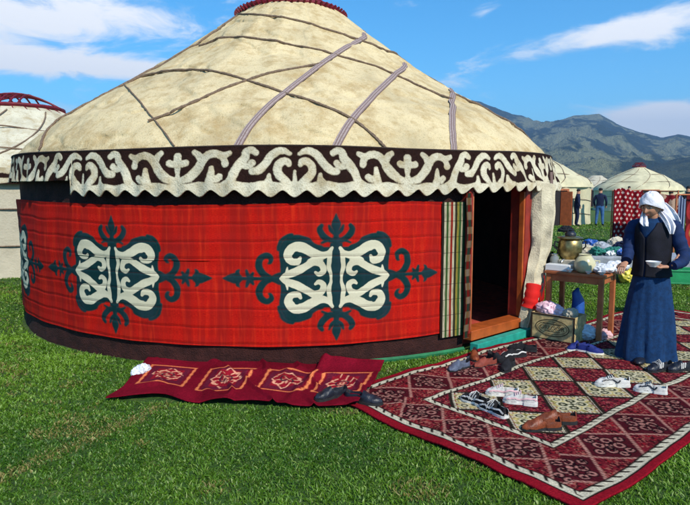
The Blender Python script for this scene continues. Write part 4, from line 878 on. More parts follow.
# ---- background people
def man(pos, H, face, label, mats, bend=0, arm=.1, lefty=0):
    root = empty('person', pos, 0, label, 'person'); s = H / 1.75; c_, s__ = math.cos(face), math.sin(face)
    def q(x, y, z, r): return (pos[0] + (x * c_ - y * s__) * s, pos[1] + (x * s__ + y * c_) * s, pos[2] + z * s, (r * s if not isinstance(r, tuple) else (r[0] * s, r[1] * s)))
    J = dict(pelvis=q(0, 0, .95, .15), chest=q(0, -bend * .4, 1.28, (.19, .14)), nb=q(0, -bend * .6, 1.46, .07), head=q(0, -bend, 1.60, .09), top=q(0, -bend, 1.68, .075), sl=q(.2, -bend * .5, 1.41, .07), el=q(.27, .02 - bend, 1.13, .055), wl=q(.24, -arm, .92, .04), fl_=q(.235, -arm - .02, .83, .035),
             sr=q(-.2, -bend * .5, 1.41, .07), er=q(-.27, .02 - bend, 1.13, .055), wr=q(-.24, -arm, .92, .04), fr_=q(-.235, -arm - .02, .83, .035), hl=q(.09, 0, .86, .11), kl=q(.12, -.03, .49, .075), al=q(.14, .02, .09, .05), tl=q(.15, -.13, .045, .045), hr=q(-.09, 0, .86, .11), kr=q(-.12, -.05, .49, .075), ar=q(-.15, .0, .09, .05), tr=q(-.16, -.15, .045, .045))
    B = [('pelvis', 'chest'), ('chest', 'nb'), ('nb', 'head'), ('head', 'top'), ('chest', 'sl'), ('sl', 'el'), ('el', 'wl'), ('wl', 'fl_'), ('chest', 'sr'), ('sr', 'er'), ('er', 'wr'), ('wr', 'fr_'), ('pelvis', 'hl'), ('hl', 'kl'), ('kl', 'al'), ('al', 'tl'), ('pelvis', 'hr'), ('hr', 'kr'), ('kr', 'ar'), ('ar', 'tr')]
    def mf(c):
        z = (c.z - pos[2]) / s
        if z > 1.52: return 0
        if z > .93: return 1 if not (z < .93) else 0
        if z < .10: return 3
        r = math.hypot(c.x - pos[0], c.y - pos[1]) / s
        return 0 if (z > .80 and z < .93 and r > .23) else 2
    skin_body('body', J, B, mats, mf, root)
    hd = q(0, -bend + .015, 1.69, 0); MB().ell(hd[:3], (.090 * s, .097 * s, .075 * s), 16, 10).build('hair', M['hair'], root)
    return root
def gpos(x, y):
    p = at(x, y); return (p.x, p.y, float(ground_z(np.array([p.x]), np.array([p.y]))[0]))
man(gpos(576, 226), 1.70, 1.3, 'man all in dark navy standing on the grass left of the one in jeans', [M['skin'], M['navy'], M['navy'], M['sole']], .06, .12)
man(gpos(599, 226), 1.74, 2.6, 'man in blue jeans and dark jacket standing on the grass facing away', [M['skin'], M['navy'], M['jeans'], M['sole']], .03, .16)
man(gpos(621, 212), 1.80, .2, 'dark-haired person whose head shows above the left end of the hanging red textile', [M['skin'], M['navy'], M['navy'], M['sole']])
man(gpos(628, 213), 1.88, -.2, 'taller dark-haired person in pale coat behind the hanging red textile', [M['skin'], M['canvas'], M['navy'], M['sole']])
man(gpos(686, 229), 1.82, -.6, 'dark-haired person in black behind the striped cloth at the right edge', [M['skin'], M['blackmat'], M['blackmat'], M['sole']])
man(gpos(669, 232), 1.62, .4, 'person in peach clothing standing just behind the white headscarf', [M['skin'], M['face2'], M['lattice'], M['sole']])

# ================================================================== TABLE AND ITS THINGS
TA, TB = Vector((2.24, 6.52, 0)), Vector((2.72, 6.11, 0)); tx = (TB - TA).normalized(); ty = Vector((-tx.y, tx.x, 0)); TL = (TB - TA).length + .02; TD = .50; TH = .75
trz = math.atan2(tx.y, tx.x); TC_ = TA + tx * TL / 2 + ty * TD / 2
table = empty('wooden_table', TC_, trz, 'orange brown wooden table beside the yurt door, covered with dishes', 'table')
MB().box((0, 0, TH - .014), (TL, TD, .028)).build('tabletop', M['brownwood'], table, world=False, bevel=.004)
MB().box((0, -TD / 2 + .045, TH - .068), (TL - .12, .022, .08)).box((0, TD / 2 - .045, TH - .068), (TL - .12, .022, .08)).box((-TL / 2 + .045, 0, TH - .068), (.022, TD - .12, .08)).box((TL / 2 - .045, 0, TH - .068), (.022, TD - .12, .08)).build('apron', M['brownwood'], table, world=False, bevel=.003)
for a in (-1, 1):
    for b in (-1, 1): MB().box((a * (TL / 2 - .045), b * (TD / 2 - .045), (TH - .03) / 2 + .01), (.052, .052, TH - .05)).build('leg', M['brownwood'], table, world=False, bevel=.004)
def tt(u_, v_, z=0): p = TA + tx * u_ + ty * v_; return Vector((p.x, p.y, TH + .002 + z))
from mathutils import noise as MN
def crumple(mb, amp, k=20, seed=0):
    c = Vector((0, 0, 0))
    for v in mb.v: c += Vector(v)
    c /= len(mb.v); out = []; kk = k * .42
    for v in mb.v:
        p = Vector(v); q = p * kk + Vector((seed * 7.3, seed * 3.1, 0)); n1 = MN.noise(q); n2 = 1 - abs(MN.noise(q * 1.9 + Vector((9, 4, seed)))) * 2.2; n3 = 1 - abs(MN.noise(q * 4.1)) * 2; d = (p - c); l = d.length or 1
        p = p + d / l * amp * (1.6 * n1 + 1.5 * (n2 - .5) + .7 * (n3 - .5)) + Vector((MN.noise(q + Vector((31, 0, 0))), MN.noise(q + Vector((0, 31, 0))), 0)) * amp * .8; out.append((p.x, p.y, max(p.z, min(v[2], .004 + v[2]) if v[2] < .01 else p.z)))
    mb.v = out; return mb
def tagged(mb, name, mat, label, cat, group=None, **k): return props(mb.build(name, mat, **k), label, cat, group)
tagged(MB().box(tt(.13, .10, .036), (.27, .13, .07), trz), 'food_box', M['white'], 'long white box on the front left corner of the table', 'box', bevel=.006)
tagged(MB().box(tt(.19, .26, .055), (.22, .13, .11), trz), 'food_box', M['cardpale'], 'taller off-white box behind the long white box on the table', 'box', bevel=.006)
sm_ = tt(.15, .36); samovar = empty('samovar', sm_, 0, 'brass samovar with dark lid at the back of the table', 'samovar')
SS = 1.2
MB().lathe([(a * SS, b * SS) for a, b in [(.075, 0), (.078, .012), (.05, .03), (.045, .06), (.075, .085), (.105, .13), (.112, .20), (.105, .26), (.085, .285)]], sm_, 28).build('vessel', M['brass'], samovar)
MB().lathe([(a * SS, b * SS) for a, b in [(.11, .285), (.118, .292), (.105, .302), (.07, .310)]], sm_, 28).build('top_plate', M['brass'], samovar)
MB().lathe([(a * SS, b * SS) for a, b in [(.05, .312), (.052, .335), (.035, .352), (.016, .36), (.02, .372), (0, .378)]], sm_, 20).build('lid', M['black'], samovar)
MB().tube([sm_ + Vector((-.09, -.08, .11)), sm_ + Vector((-.125, -.115, .105)), sm_ + Vector((-.14, -.125, .08))], [.014, .013, .010], 8).build('tap', M['steel'], samovar)
for s in (-1, 1): MB().tube([sm_ + Vector((s * .135, 0, .30)), sm_ + Vector((s * .175, 0, .31)), sm_ + Vector((s * .18, 0, .25)), sm_ + Vector((s * .145, 0, .22))], .010, 6).build('handle', M['black'], samovar)
kt = tt(-.03, .30); ket = empty('kettle', kt, 0, 'dark metal kettle with handle left of the brass samovar', 'kettle')
MB().lathe([(.07, 0), (.085, .03), (.085, .10), (.05, .15), (.03, .16), (.012, .17), (.015, .185), (0, .19)], kt, 20).build('vessel', M['blackmat'], ket)
MB().tube([kt + Vector((-.06, 0, .14)), kt + Vector((-.06, 0, .23)), kt + Vector((0, 0, .26)), kt + Vector((.06, 0, .23)), kt + Vector((.06, 0, .14))], .007, 6).build('handle', M['black'], ket)
MB().tube([kt + Vector((.06, -.03, .06)), kt + Vector((.12, -.06, .10)), kt + Vector((.14, -.07, .16))], [.016, .012, .009], 8).build('spout', M['blackmat'], ket)
def jar(p, r, h, label, mat, lidm, group=None):
    root = empty('jar', p, 0, label, 'jar', group)
    MB().lathe([(r * .8, 0), (r, .01), (r * 1.02, h * .6), (r * .95, h * .78), (r * .68, h * .88), (r * .68, h * .93)], p, 24).build('vessel', mat, root)
    if lidm: MB().lathe([(r * .74, h * .92), (r * .76, h * .93), (r * .76, h * .995), (r * .7, h), (0, h)], p, 24).build('lid', lidm, root)
    return root
jar(tt(-.0 + .03, .22), .05, .17, 'grey glass jar at the left end of the table beside the felt roll', M['glass'], M['steel'])
jar(tt(.30, .30), .035, .19, 'small speckled jar between the off-white box and the big cream jar', M['glass'], M['black'])
jg = tt(.40, .13); root = empty('jug', jg, 0, 'big round cream jug at the front middle of the table', 'jug')
MB().lathe([(.07, 0), (.095, .02), (.112, .07), (.108, .12), (.08, .165), (.062, .185), (.068, .20), (.060, .20), (.055, .185), (.0, .17)], jg, 28).build('vessel', M['pot'], root)
MB().tube([jg + Vector((.10, -.02, .13)), jg + Vector((.145, -.03, .13)), jg + Vector((.145, -.03, .06)), jg + Vector((.10, -.02, .05))], .008, 8).build('handle', M['pot'], root)
b = tt(.57, .18, .05); tagged(crumple(MB().ell(b, (.12, .09, .05), 56, 40, (0, 0, trz)), .008, 40, 1), 'plastic_bag', M['whiteplastic'], 'crumpled white plastic bag lying right of the cream jug', 'bag')
bowl(tt(.60, .06), .045, .035, 'small white bowl on the front right edge of the table', M['white'])
b = tt(.66, .36, .06); tagged(crumple(MB().ell(b, (.13, .10, .065), 56, 40), .01, 33, 5), 'plastic_bag', M['whiteplastic'], 'puffed white plastic bag at the back right of the table', 'bag')
for i, (u_, v_, lb) in enumerate([(.47, .04, 'small white tea bowl just right of the cream jug'), (.27, .04, 'small white tea bowl left of the cream jug at the table edge')]): bowl(tt(u_, v_), .036, .032, lb, M['white'])
tagged(MB().lathe([(.10, 0), (.115, .01), (.118, .014), (.10, .012), (0, .008)], tt(.50, .34), 28), 'plate', M['white'], 'white plate at the back middle of the table', 'plate')
tagged(crumple(MB().ell(tt(.50, .34, .04), (.085, .07, .035), 56, 40), .01, 40, 9), 'flat_bread', simple('bread', (.50, .30, .12), .9, .3, 20, .5), 'brown bread on the white plate at the back of the table', 'bread')
tagged(crumple(MB().ell(tt(.36, .44, .05), (.09, .06, .055), 56, 40), .014, 30, 11), 'cloth_bundle', M['greyfab'], 'small grey cloth at the back of the table right of the samovar', 'cloth')
# yellow bag between table and woman
b = at(625.5, 283); tagged(crumple(MB().ell((b.x, b.y, .19), (.13, .12, .20), 56, 40), .018, 24, 2), 'plastic_bag', M['yellow'], 'yellow plastic bag on the grass between the wooden table and the woman', 'bag')

# ---- printed cardboard crate under the table
ca, cb = at(530.5, 337, .03), at(574, 345, .03); cx_ = (cb - ca).normalized(); cy_ = Vector((-cx_.y, cx_.x, 0)); CL = (cb - ca).length; CD = .30; CHh = .285; crz = math.atan2(cx_.y, cx_.x); cc = ca + cx_ * CL / 2 + cy_ * CD / 2
crate = empty('cardboard_box', (cc.x, cc.y, .03), crz, 'printed tan cardboard box with dark edges standing on the rug under the table', 'box')
mb = MB()
for sy in (-1, 1): mb.box((0, sy * (CD / 2 - .004), CHh / 2), (CL, .008, CHh))
for sx_ in (-1, 1): mb.box((sx_ * (CL / 2 - .004), 0, CHh / 2), (.008, CD - .017, CHh))
mb.box((0, 0, .008), (CL - .018, CD - .018, .008)); mb.build('carton', M['card'], crate, world=False, smooth=False)
mb = MB(); yf = -CD / 2 - .0025; e = .016
mb.box((0, yf, CHh - e / 2), (CL + .004, .004, e)).box((-CL / 2 + e / 2, yf, (CHh - e) / 2), (e, .004, CHh - e)).box((CL / 2 - e / 2, yf, (CHh - e) / 2), (e, .004, CHh - e)).box((0, yf, e / 2 + .001), (CL - 2 * e, .0042, e)); mb.build('dark_edging', M['carddark'], crate, world=False, smooth=False)
def ellring(a_, b_, w_, n=48, y=yf - .001, cz=CHh * .50):
    vs, fs = [], []
    for i in range(n):
        t_ = 2 * PI * i / n; vs += [(a_ * math.cos(t_), y, cz + b_ * math.sin(t_)), ((a_ - w_) * math.cos(t_), y, cz + (b_ - w_) * math.sin(t_))]
    for i in range(n): j = (i + 1) % n; fs.append((2 * i, 2 * i + 1, 2 * j + 1, 2 * j))
    return vs, fs
mb = MB(); mb.add(*ellring(CL * .39, CHh * .33, .010)); mb.add(*ellring(CL * .34, CHh * .24, .005, y=yf - .0012)); mb.box((0, yf - .001, CHh * .65), (CL * .42, .001, .008)).box((0, yf - .001, CHh * .37), (CL * .36, .001, .006)); mb.build('printed_oval', M['ink'], crate, world=False, smooth=False)
tc = bpy.data.curves.new('lettering', 'FONT'); tc.body = 'ORLOOR'; tc.size = .066; tc.align_x = 'CENTER'; tc.align_y = 'CENTER'; tc.extrude = .0006; tc.space_character = 1.0
to = bpy.data.objects.new('lettering_tmp', tc); COL.objects.link(to); dg = bpy.context.evaluated_depsgraph_get(); tm = bpy.data.meshes.new_from_object(to.evaluated_get(dg)); bpy.data.objects.remove(to)
tm.name = 'lettering'; tm.transform(Matrix.Translation((0, yf - .0022, CHh * .50)) @ Matrix.Rotation(PI / 2, 4, 'X')); link_mesh('lettering', tm, M['ink'], crate, world=False, smooth=False)
def local(c, x, y, z, rz): return Vector((c[0] + x * math.cos(rz) - y * math.sin(rz), c[1] + x * math.sin(rz) + y * math.cos(rz), c[2] + z))
p = local((cc.x, cc.y, .03), -.10, 0, CHh + .02, crz); tagged(crumple(MB().ell(p, (.16, .12, .085), 56, 40, (0, .15, crz)), .011, 36, 3), 'plastic_bag', M['pinkplastic'], 'pink plastic bag bulging out of the cardboard box', 'bag')
p = local((cc.x, cc.y, .03), .13, .0, CHh + .01, crz); tagged(crumple(MB().ell(p, (.085, .07, .06), 56, 40, (0, -.4, crz)), .008, 40, 4), 'cloth_bundle', M['cardpale'], 'cream cloth bundle in the right end of the cardboard box', 'cloth')
p = at(583, 338, .03); tagged(crumple(MB().tube([(p.x + .02, p.y + .25, .03), (p.x + .03, p.y + .25, .25), (p.x + .03, p.y + .25, .40), (p.x + .0, p.y + .24, .50), (p.x + .02, p.y + .24, .55)], [.075, .075, .065, .045, .012], 16), .006, 40, 5), 'plastic_bag', M['bluefab'], 'blue plastic bag standing behind the right end of the cardboard box', 'bag')
p = at(588, 341, .03); tagged(crumple(MB().ell((p.x, p.y + .05, .115), (.10, .09, .088), 56, 40), .012, 34, 6), 'plastic_bag', M['whiteplastic'], 'white and pink plastic bag on the rug at the foot of the table leg', 'bag')
p = at(603, 340, .03); tagged(crumple(MB().ell((p.x, p.y, .085), (.085, .07, .055), 56, 40), .011, 34, 7), 'plastic_bag', M['pinkshoe'], 'small pale crumpled bag on the rug right of the table leg', 'bag')
p = at(140, 381); tagged(crumple(MB().ell((p.x - .02, p.y + .1, .055), (.06, .11, .055), 56, 40, (0, .3, -.3)), .010, 44, 8), 'plastic_bag', M['whiteplastic'], 'clear white plastic bag on the grass at the left end of the narrow crimson rug', 'bag')

# ================================================================== SHOES
def shoe(pos, rz, label, upper, solem, L=.27, kind='shoe', mark=None, markm=None, lace=None, cat='shoe', group=None, tip=0, hscale=1., roll=0, piping=None):
    """heel at x=-L/2, toe at +L/2 in local space"""
    root = empty(kind, pos, 0, label, cat, group); root.rotation_euler = (roll, tip, rz)
    nt, na = 26, 18
    def prof(t):
        w_ = np.interp(t, [0, .06, .2, .42, .65, .82, .94, 1], [.018, .031, .035, .033, .044, .043, .028, .006]) * L / .27
        h_ = np.interp(t, [0, .06, .2, .36, .50, .66, .82, .94, 1], [.055, .074, .070, .072, .074, .055, .040, .028, .010]) * hscale; return w_, h_
    def surf(t, th, off=0):
        w_, h_ = prof(t); x = (t - .5) * L; yy = (w_ + off) * math.cos(th) * (1 if abs(math.cos(th)) < .9 else 1); z = .022 + (h_ + off) * math.sin(th) ** .72
        yy += .010 * math.sin(PI * t) ** 2 * (t > .4) * -1; z += off * 0 + .0022 * math.sin(t * 60 + pos[0] * 9 + 2 * math.cos(th)) * (.55 < t < .85) + .003 * math.sin(t * 23 + th * 3 + pos[1] * 7)
        return Vector((x, yy, z))
    vs = []
    for i in range(nt + 1):
        t = i / nt
        for k in range(na + 1):
            th = PI * k / na; v = surf(t, th); c_ = abs(th - PI / 2)
            if .07 < t < .47 and c_ < .95: v.z = .030; v.y *= .85
            vs.append(v)
    fs = [(i * (na + 1) + k, (i + 1) * (na + 1) + k, (i + 1) * (na + 1) + k + 1, i * (na + 1) + k + 1) for i in range(nt) for k in range(na)]
    mb = MB().add(vs, fs); mb.m = []
    for i in range(nt):
        for k in range(na):
            t, th = (i + .5) / nt, PI * (k + .5) / na; mb.m.append(1 if (.05 < t < .48 and abs(th - PI / 2) < .92) else 0)
    mb.build('upper', [upper, M['insole']], root, world=False)
    # sole
    prof_pts = [];
    for i in range(nt + 1): t = i / nt; w_, _ = prof(t); prof_pts.append(((t - .5) * L * 1.03, (w_ + .004) - .010 * math.sin(PI * t) ** 2 * (t > .4)))
    back = [(((1 - i / nt) - .5) * L * 1.03, -(prof(1 - i / nt)[0] + .004) - .010 * math.sin(PI * (1 - i / nt)) ** 2 * (1 - i / nt > .4)) for i in range(nt + 1)]
    ol = prof_pts + back; n = len(ol); vs = [(x, y, 0) for x, y in ol] + [(x, y, .026 - .006 * (x > 0)) for x, y in ol]
    fs = [tuple(range(n))[::-1], tuple(range(n, 2 * n))] + [(i, (i + 1) % n, n + (i + 1) % n, n + i) for i in range(n)]
    MB().add(vs, fs).build('sole', solem, root, world=False, smooth=False)
    if lace:
        mb = MB()
        for i in range(4):
            t = .48 + i * .055; mb.tube([surf(t, PI / 2 - .75, .004), surf(t + .012, PI / 2, .006), surf(t, PI / 2 + .75, .004)], .0032, 5)
        mb.build('laces', lace, root, world=False)
    def strip(path, w_):
        mb = MB()
        for sgn in (0, 1):
            pts, nr = [], []
            for (t, th) in catmull([(a, b, 0) for a, b in path], 6)[:, :2]:
                th2 = PI - th if sgn else th; p_ = surf(t, th2, .0025); pts.append(p_); nr.append(Vector((0, math.cos(th2), math.sin(th2))))
            mb.ribbon(pts, nr, w_, .002)
        return mb
    if mark == 'tick': strip([(.82, .55), (.62, .62), (.45, .28), (.36, .22), (.30, .45)], .011).build('side_mark', markm, root, world=False)
    if mark == 'stripes':
        for t0 in (.46, .54, .62):
            q = strip([(t0, .12), (t0 - .05, .8)], .010); h_ = len(q.v) // 2; hf = len(q.f) // 2
            MB().add(q.v[:h_], q.f[:hf]).build('side_stripe', markm, root, world=False); MB().add(q.v[h_:], [[i - h_ for i in f_] for f_ in q.f[hf:]]).build('side_stripe', markm, root, world=False)
    if piping: strip([(.02, .25), (.2, .45), (.5, .2), (.75, .5), (.9, .3)], .012).build('overlay', piping, root, world=False)
    return root
def sp(x, y, z=.032): p = at(x, y, z); return (p.x, p.y, z)
GA = 'shoes left on the large rug'
shoe(sp(331, 398, .035), math.radians(-150), 'black leather shoe nearest the middle of the narrow crimson rug', M['black'], M['sole'], .28)
shoe(sp(364, 402, .03), math.radians(-24), 'shiny black leather shoe at the right end of the narrow crimson rug', M['black'], M['sole'], .30)
shoe(sp(459, 370), math.radians(-140), 'blue-grey shoe nearest the striped screen by the door', M['greyshoe'], M['sole'], .27)
shoe(sp(475, 359), math.radians(-100), 'brown shoe with pale collar against the left end of the turquoise board', M['brownshoe'], M['sole'], .25)
shoe(sp(485, 367), math.radians(-150), 'dark red-brown shoe in the middle of the pile by the door', M['lattice'], M['sole'], .26)
shoe(sp(497, 362), math.radians(-70), 'black cloth shoe with toe to the camera in the pile by the door', M['blackmat'], M['sole'], .27)
shoe(sp(508, 369), math.radians(-120), 'black shoe at the front right of the pile by the door', M['blackmat'], M['sole'], .29)
shoe(sp(513, 358), math.radians(-160), 'black sneaker with white trim below the doorway', M['blackmat'], M['sole'], .28, piping=M['whiteshoe'])
shoe(sp(522, 351), math.radians(160), 'black shoe lying nearest the cardboard box', M['blackmat'], M['sole'], .28)
shoe(sp(475, 404), math.radians(125), 'black sneaker with white bands on the corner of the rug field, left of its mate', M['blackmat'], M['whitesole'], .27, 'sneaker', 'stripes', M['whiteshoe'], M['whiteshoe'], 'sneaker', piping=M['whiteshoe'])
shoe(sp(493, 413), math.radians(118), 'black sneaker with white bands in front of its mate on the rug corner', M['blackmat'], M['whitesole'], .27, 'sneaker', 'stripes', M['whiteshoe'], M['whiteshoe'], 'sneaker', piping=M['whiteshoe'])
shoe(sp(502, 396), math.radians(165), 'white and pink sneaker further from the camera of the pale pair', M['whiteshoe'], M['whitesole'], .25, 'sneaker', None, None, M['pinkshoe'], 'sneaker', piping=M['pinkshoe'])
shoe(sp(520, 404), math.radians(160), 'white and pink sneaker nearer the camera of the pale pair', M['whiteshoe'], M['whitesole'], .25, 'sneaker', None, None, M['pinkshoe'], 'sneaker', piping=M['pinkshoe'])
shoe(sp(541, 430), math.radians(186), 'brown leather shoe at the near side of the rug, toe to the left', M['brownshoe'], M['sole'], .27)
shoe(sp(556, 423), math.radians(176), 'brown leather shoe just behind its near mate on the rug', M['brownshoe'], M['sole'], .27)
shoe(sp(612, 386), math.radians(172), 'white sneaker with black curved mark lying furthest left of the pair near the woman', M['whiteshoe'], M['whitesole'], .27, 'sneaker', 'tick', M['black'], M['black'], 'sneaker')
shoe(sp(650, 393), math.radians(152), 'white sneaker with black panel straddling the cream border below the woman', M['whiteshoe'], M['whitesole'], .24, 'sneaker', 'tick', M['black'], M['black'], 'sneaker')
shoe(sp(659, 371), math.radians(200), 'black sneaker with three white stripes at the hem of the blue dress', M['black'], M['sole'], .28, 'sneaker', 'stripes', M['whiteshoe'], M['whiteshoe'], 'sneaker')
shoe(sp(681, 371), math.radians(195), 'black sneaker with three white stripes at the right edge of the photo', M['black'], M['sole'], .29, 'sneaker', 'stripes', M['whiteshoe'], None, 'sneaker')
shoe(sp(578, 350), math.radians(-165), 'navy canvas shoe with white sole directly right of the cardboard box', M['navyshoe'], M['whitesole'], .25)
shoe(sp(590, 353), math.radians(-35), 'navy canvas shoe with white sole at the foot of the table leg', M['navyshoe'], M['whitesole'], .25)

# ================================================================== STALL BEHIND, TEXTILES, DISTANT BITS
pa, pb = Vector((4.35, 10.9, 0)), Vector((7.4, 10.1, 0)); px_ = (pb - pa).normalized(); prz = math.atan2(px_.y, px_.x); pc = (pa + pb) / 2; PL = (pb - pa).length
stall = empty('low_table', (pc.x, pc.y, 0), prz, 'long low table draped in a pale sheet on the grass behind the woman', 'table')
MB().box((0, 0, .45), (PL, .9, .03)).build('tabletop', M['brownwood'], stall, world=False)
for a in (-1, 1):
    for b_ in (-1, 1): MB().box((a * (PL / 2 - .1), b_ * .38, .22), (.05, .05, .43)).build('leg', M['brownwood'], stall, world=False)
uu, vv = np.meshgrid(np.linspace(-PL / 2 - .03, PL / 2 + .03, 220), np.linspace(0, 1, 40)); s_ = vv * 1.3 - .16 - .05 * np.sin(uu * 5) * (1 - vv)
yy = np.clip(s_ - .47 + .0, -.47, .47) - .0; hang = np.clip(.02 - s_, 0, 1); yy = -.47 + np.clip(s_, 0, 1) + 0; yy = np.minimum(yy, .47); z = .475 - np.clip(-s_, 0, 1) - np.clip(s_ - .94, 0, 1) + .01 * fbm(uu * 6, vv * 8, 3, 4)
yy = np.where(s_ < 0, -.475 - .015 * np.sin(uu * 22) * np.clip(-s_ * 4, 0, 1) - .01, yy); me = grid_mesh('pale_sheet', np.stack([uu, yy, z], -1)); sh = bpy.data.objects.new('pale_sheet', me); COL.objects.link(sh); me.materials.append(M['greyfab']); sh.location = (pc.x, pc.y, 0); sh.rotation_euler = (0, 0, prz); props(sh, 'pale sheet draped over the long low table behind the woman', 'cloth')
items = [(-1.45, -.15, .18, .14, 'canvas', 'white cloth heap at the left end of the low table'), (-1.15, .1, .24, .16, 'greyfab', 'grey cloth heap second from the left end of the low table'), (-.98, -.20, .20, .12, 'tealfab', 'teal green cloth heap on the low table left of the woman'), (-.72, .0, .24, .22, 'navy', 'dark navy cloth heap on the low table left of the woman'),
         (-.52, -.25, .2, .12, 'whiteplastic', 'white plastic bag at the front of the low table left of the woman'), (-.42, .15, .26, .24, 'greyfab', 'tall grey cloth heap on the low table behind the woman'), (-1.3, .25, .15, .2, 'bluefab', 'blue bag at the back left of the low table'), (-.85, .28, .2, .24, 'canvas', 'white cloth heap at the back of the low table')]
for i, (u_, v_, r_, h_, mt, lb) in enumerate(items):
    p_ = local((pc.x, pc.y, .48), u_, v_, 0, prz); tagged(crumple(MB().ell((p_.x, p_.y, .48 + h_ * .55), (r_, r_ * .8, h_ * .62), 56, 40, (0, 0, i)), .022, 19, i * 1.3), 'cloth_heap', M[mt], lb, 'cloth', 'things heaped on the low table')
for i, (u_, v_, r_, h_, mt, lb) in enumerate([(-1.62, -.05, .13, .12, 'canvas', 'small cream parcel at the far left corner of the low table'), (-1.28, -.34, .13, .12, 'tealfab', 'dark green cloth hanging over the front edge of the low table'), (-1.05, -.36, .11, .07, 'white', 'white dish at the front edge of the low table'), (-.82, -.33, .15, .11, 'bluefab', 'blue bundle at the front edge of the low table'), (-.62, -.05, .16, .16, 'scarf', 'pale lilac cloth in the middle of the low table heap')]):
    p_ = local((pc.x, pc.y, .48), u_, v_, 0, prz); tagged(crumple(MB().ell((p_.x, p_.y, .48 + h_ * .55), (r_, r_ * .8, h_ * .62), 56, 40, (0, 0, i * 2)), .022, 23, i * 2.3 + 1), 'cloth_heap', M[mt], lb, 'cloth', 'things heaped on the low table')
p_ = at(688, 284, .50); bx = empty('plastic_crate', (p_.x + .1, p_.y + .1, .49), prz, 'green plastic crate on the low table at the right edge of the photo', 'crate')
MB().box((0, 0, .02), (.62, .34, .02)).box((0, -.16, .10), (.62, .018, .17)).box((0, .16, .10), (.62, .018, .17)).box((-.30, 0, .10), (.018, .30, .17)).box((.30, 0, .10), (.018, .30, .17)).build('tub', M['greenfab'], bx, world=False, bevel=.005)
MB().box((0, -.165, .175), (.66, .03, .02)).box((0, .165, .175), (.66, .03, .02)).box((-.315, 0, .175), (.03, .30, .02)).box((.315, 0, .175), (.03, .30, .02)).build('rim', M['greenfab'], bx, world=False, bevel=.004)
# tarp heap beside second yurt
p_ = Vector(gpos(565, 222)); tagged(crumple(MB().ell((p_.x, p_.y, p_.z + .15), (.85, .5, .42), 56, 40), .07, 5, 2), 'tarpaulin_heap', M['canvas'], 'white tarpaulin heap on the grass in front of the cream yurt with the orange door', 'tarpaulin')
p_ = Vector(gpos(566, 232)); tagged(crumple(MB().ell((p_.x, p_.y, p_.z + .08), (.30, .22, .16), 56, 40), .03, 12, 3), 'bundle', M['blackmat'], 'small dark bundle on the grass in front of the white tarpaulin heap', 'bundle')
# hanging textiles on wooden racks
def hanging(x0, x1, yb, Hh, label, patt, Yd=None, rot=0, name='hanging_textile', cat='textile'):
    a, b = at(x0, yb), at(x1, yb); L_ = (b - a).length; nu, nv = 90, 110; U, V = np.meshgrid(np.linspace(0, 1, nu), np.linspace(0, 1, nv)); d_ = (b - a).normalized(); nrm = Vector((d_.y, -d_.x, 0))
    wv = .035 * np.sin(U * 15 + .5) * (1 - .4 * V) + .02 * np.sin(U * 31 + V * 2); X = a.x + d_.x * U * L_ + nrm.x * wv; Y = a.y + d_.y * U * L_ + nrm.y * wv; Z = .04 + V * Hh + .04 * np.sin(U * 6) * V
    o = link_mesh(name, grid_mesh(name, np.stack([X, Y, Z], -1), {'col': patt(U, V, L_, Hh)}), M['clothcol']); q = o.modifiers.new('t', 'SOLIDIFY'); q.thickness = .01; props(o, label, cat)
    return a, b, d_, L_
def dots(U, V, L_, Hh):
    x, y = U * L_, V * Hh; c = np.empty((*U.shape, 3)); c[:] = (.21, .006, .012); k = np.floor(y / .13); xx = (x / .15 + .5 * (k % 2)) % 1 - .5; yy = (y / .13) % 1 - .5
    c = paint(c, (.68, .55, .48), sm((abs(xx) + abs(yy) * .8 - .27) * .13, .01)); c = paint(c, (.10, .008, .012), sm(np.minimum(U, 1 - U) * L_ - .04, .006)); return c
a, b, d_, L_ = hanging(611, 640, 243, 1.62, 'crimson textile with rows of pale diamonds hanging on a rack behind the woman', dots)
def circ(U, V, L_, Hh):
    x, y = U * L_, V * Hh; c = np.empty((*U.shape, 3)); c[:] = (.12, .012, .014)
    for cy, cl_ in ((1.12, (.66, .62, .58)), (.62, (.42, .25, .06)), (.22, (.28, .14, .05))):
        r = np.hypot(x - L_ * .36, y - cy); c = paint(c, (.34, .03, .03), sm(r - .26, .01)); c = paint(c, cl_, sm(r - .155, .01)); c = paint(c, (.25, .02, .02), sm(abs(r - .09) - .012, .008))
    c = paint(c, (.40, .30, .08), (fbm(x * 14, y * 14, 2, 8) > .62)[..., None] * (y < .85)[..., None] * 1.); return c
a2, b2, d2_, L2 = hanging(682, 715, 262, 1.5, 'dark red textile with a white circle hanging at the right edge of the photo', circ)
def strp(U, V, L_, Hh):
    c = np.empty((*U.shape, 3)); k = np.floor(U * 5).astype(int) % 2; c[:] = np.where(k[..., None] == 0, np.array([.50, .55, .68]), np.array([.10, .13, .28])); return c
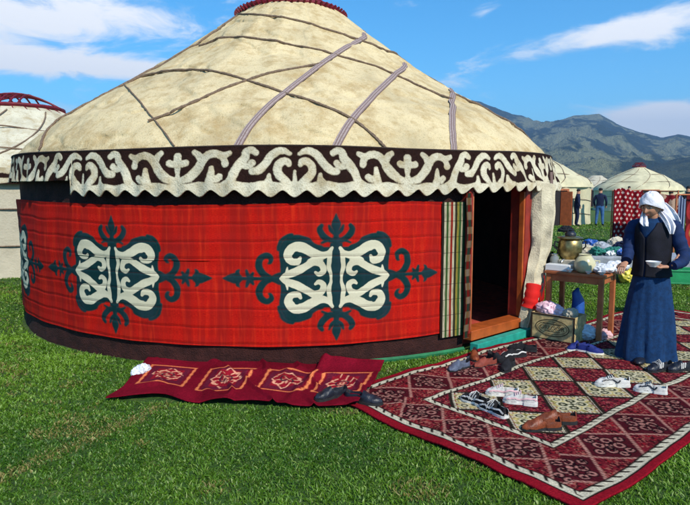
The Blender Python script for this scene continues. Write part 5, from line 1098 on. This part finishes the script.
hanging(674.5, 681, 268, 1.45, 'narrow blue and white striped cloth hanging right of the woman', strp, name='striped_cloth')
def mixd(U, V, L_, Hh):
    x, y = U * L_, V * Hh; c = np.empty((*U.shape, 3)); c[:] = (.16, .012, .016); k = fbm(x * 7, y * 7, 3, 3)[..., None]; c = np.where(k > .52, np.array([.42, .28, .20]), c); c = np.where(k < .33, np.array([.03, .03, .06]), c); return c
a3, b3, d3_, L3 = hanging(640, 676, 246, 1.50, 'maroon and tan flecked textile hanging directly behind the headscarf', mixd)
rack = empty('clothes_rack', (a.x, a.y, 0), 0, 'wooden rack carrying the crimson diamond textile behind the woman', 'rack')
pe = b3 if True else b
for q in (a, b, b3): MB().tube([(q.x, q.y + .05, 0), (q.x, q.y + .05, 1.64)], .022, 8).build('post', M['brownwood'], rack)
MB().tube([(a.x, a.y + .05, 1.625), (b.x, b.y + .05, 1.64), (b3.x, b3.y + .05, 1.60)], .016, 8).build('rail', M['brownwood'], rack)
rack = empty('clothes_rack', (a2.x, a2.y, 0), 0, 'wooden rack carrying the white-circle textile at the right edge', 'rack')
for q in (at(674.0, 264), b2): MB().tube([(q.x, q.y + .06, 0), (q.x, q.y + .06, 1.56)], .02, 8).build('post', M['brownwood'], rack)
q = at(674.0, 264); MB().tube([(q.x, q.y + .06, 1.545), (b2.x, b2.y + .06, 1.545)], .016, 8).build('rail', M['brownwood'], rack)

# ================================================================== HAZE
hz = bpy.data.objects.new('haze', None)
mb = MB().box((0, 0, 182), (6400, 6400, 376)); me = mb.mesh('haze'); m = bpy.data.materials.new('haze'); m.use_nodes = True; g = NG(m.node_tree)
pv = g.new('ShaderNodeVolumePrincipled'); pv.inputs['Color'].default_value = (.42, .66, 1, 1); pv.inputs['Density'].default_value = .00040; pv.inputs['Anisotropy'].default_value = .2
oo = g.new('ShaderNodeOutputMaterial'); g.t.links.new(pv.outputs[0], oo.inputs['Volume'])
hz = bpy.data.objects.new('haze', me); COL.objects.link(hz); me.materials.append(m); props(hz, kind='stuff')
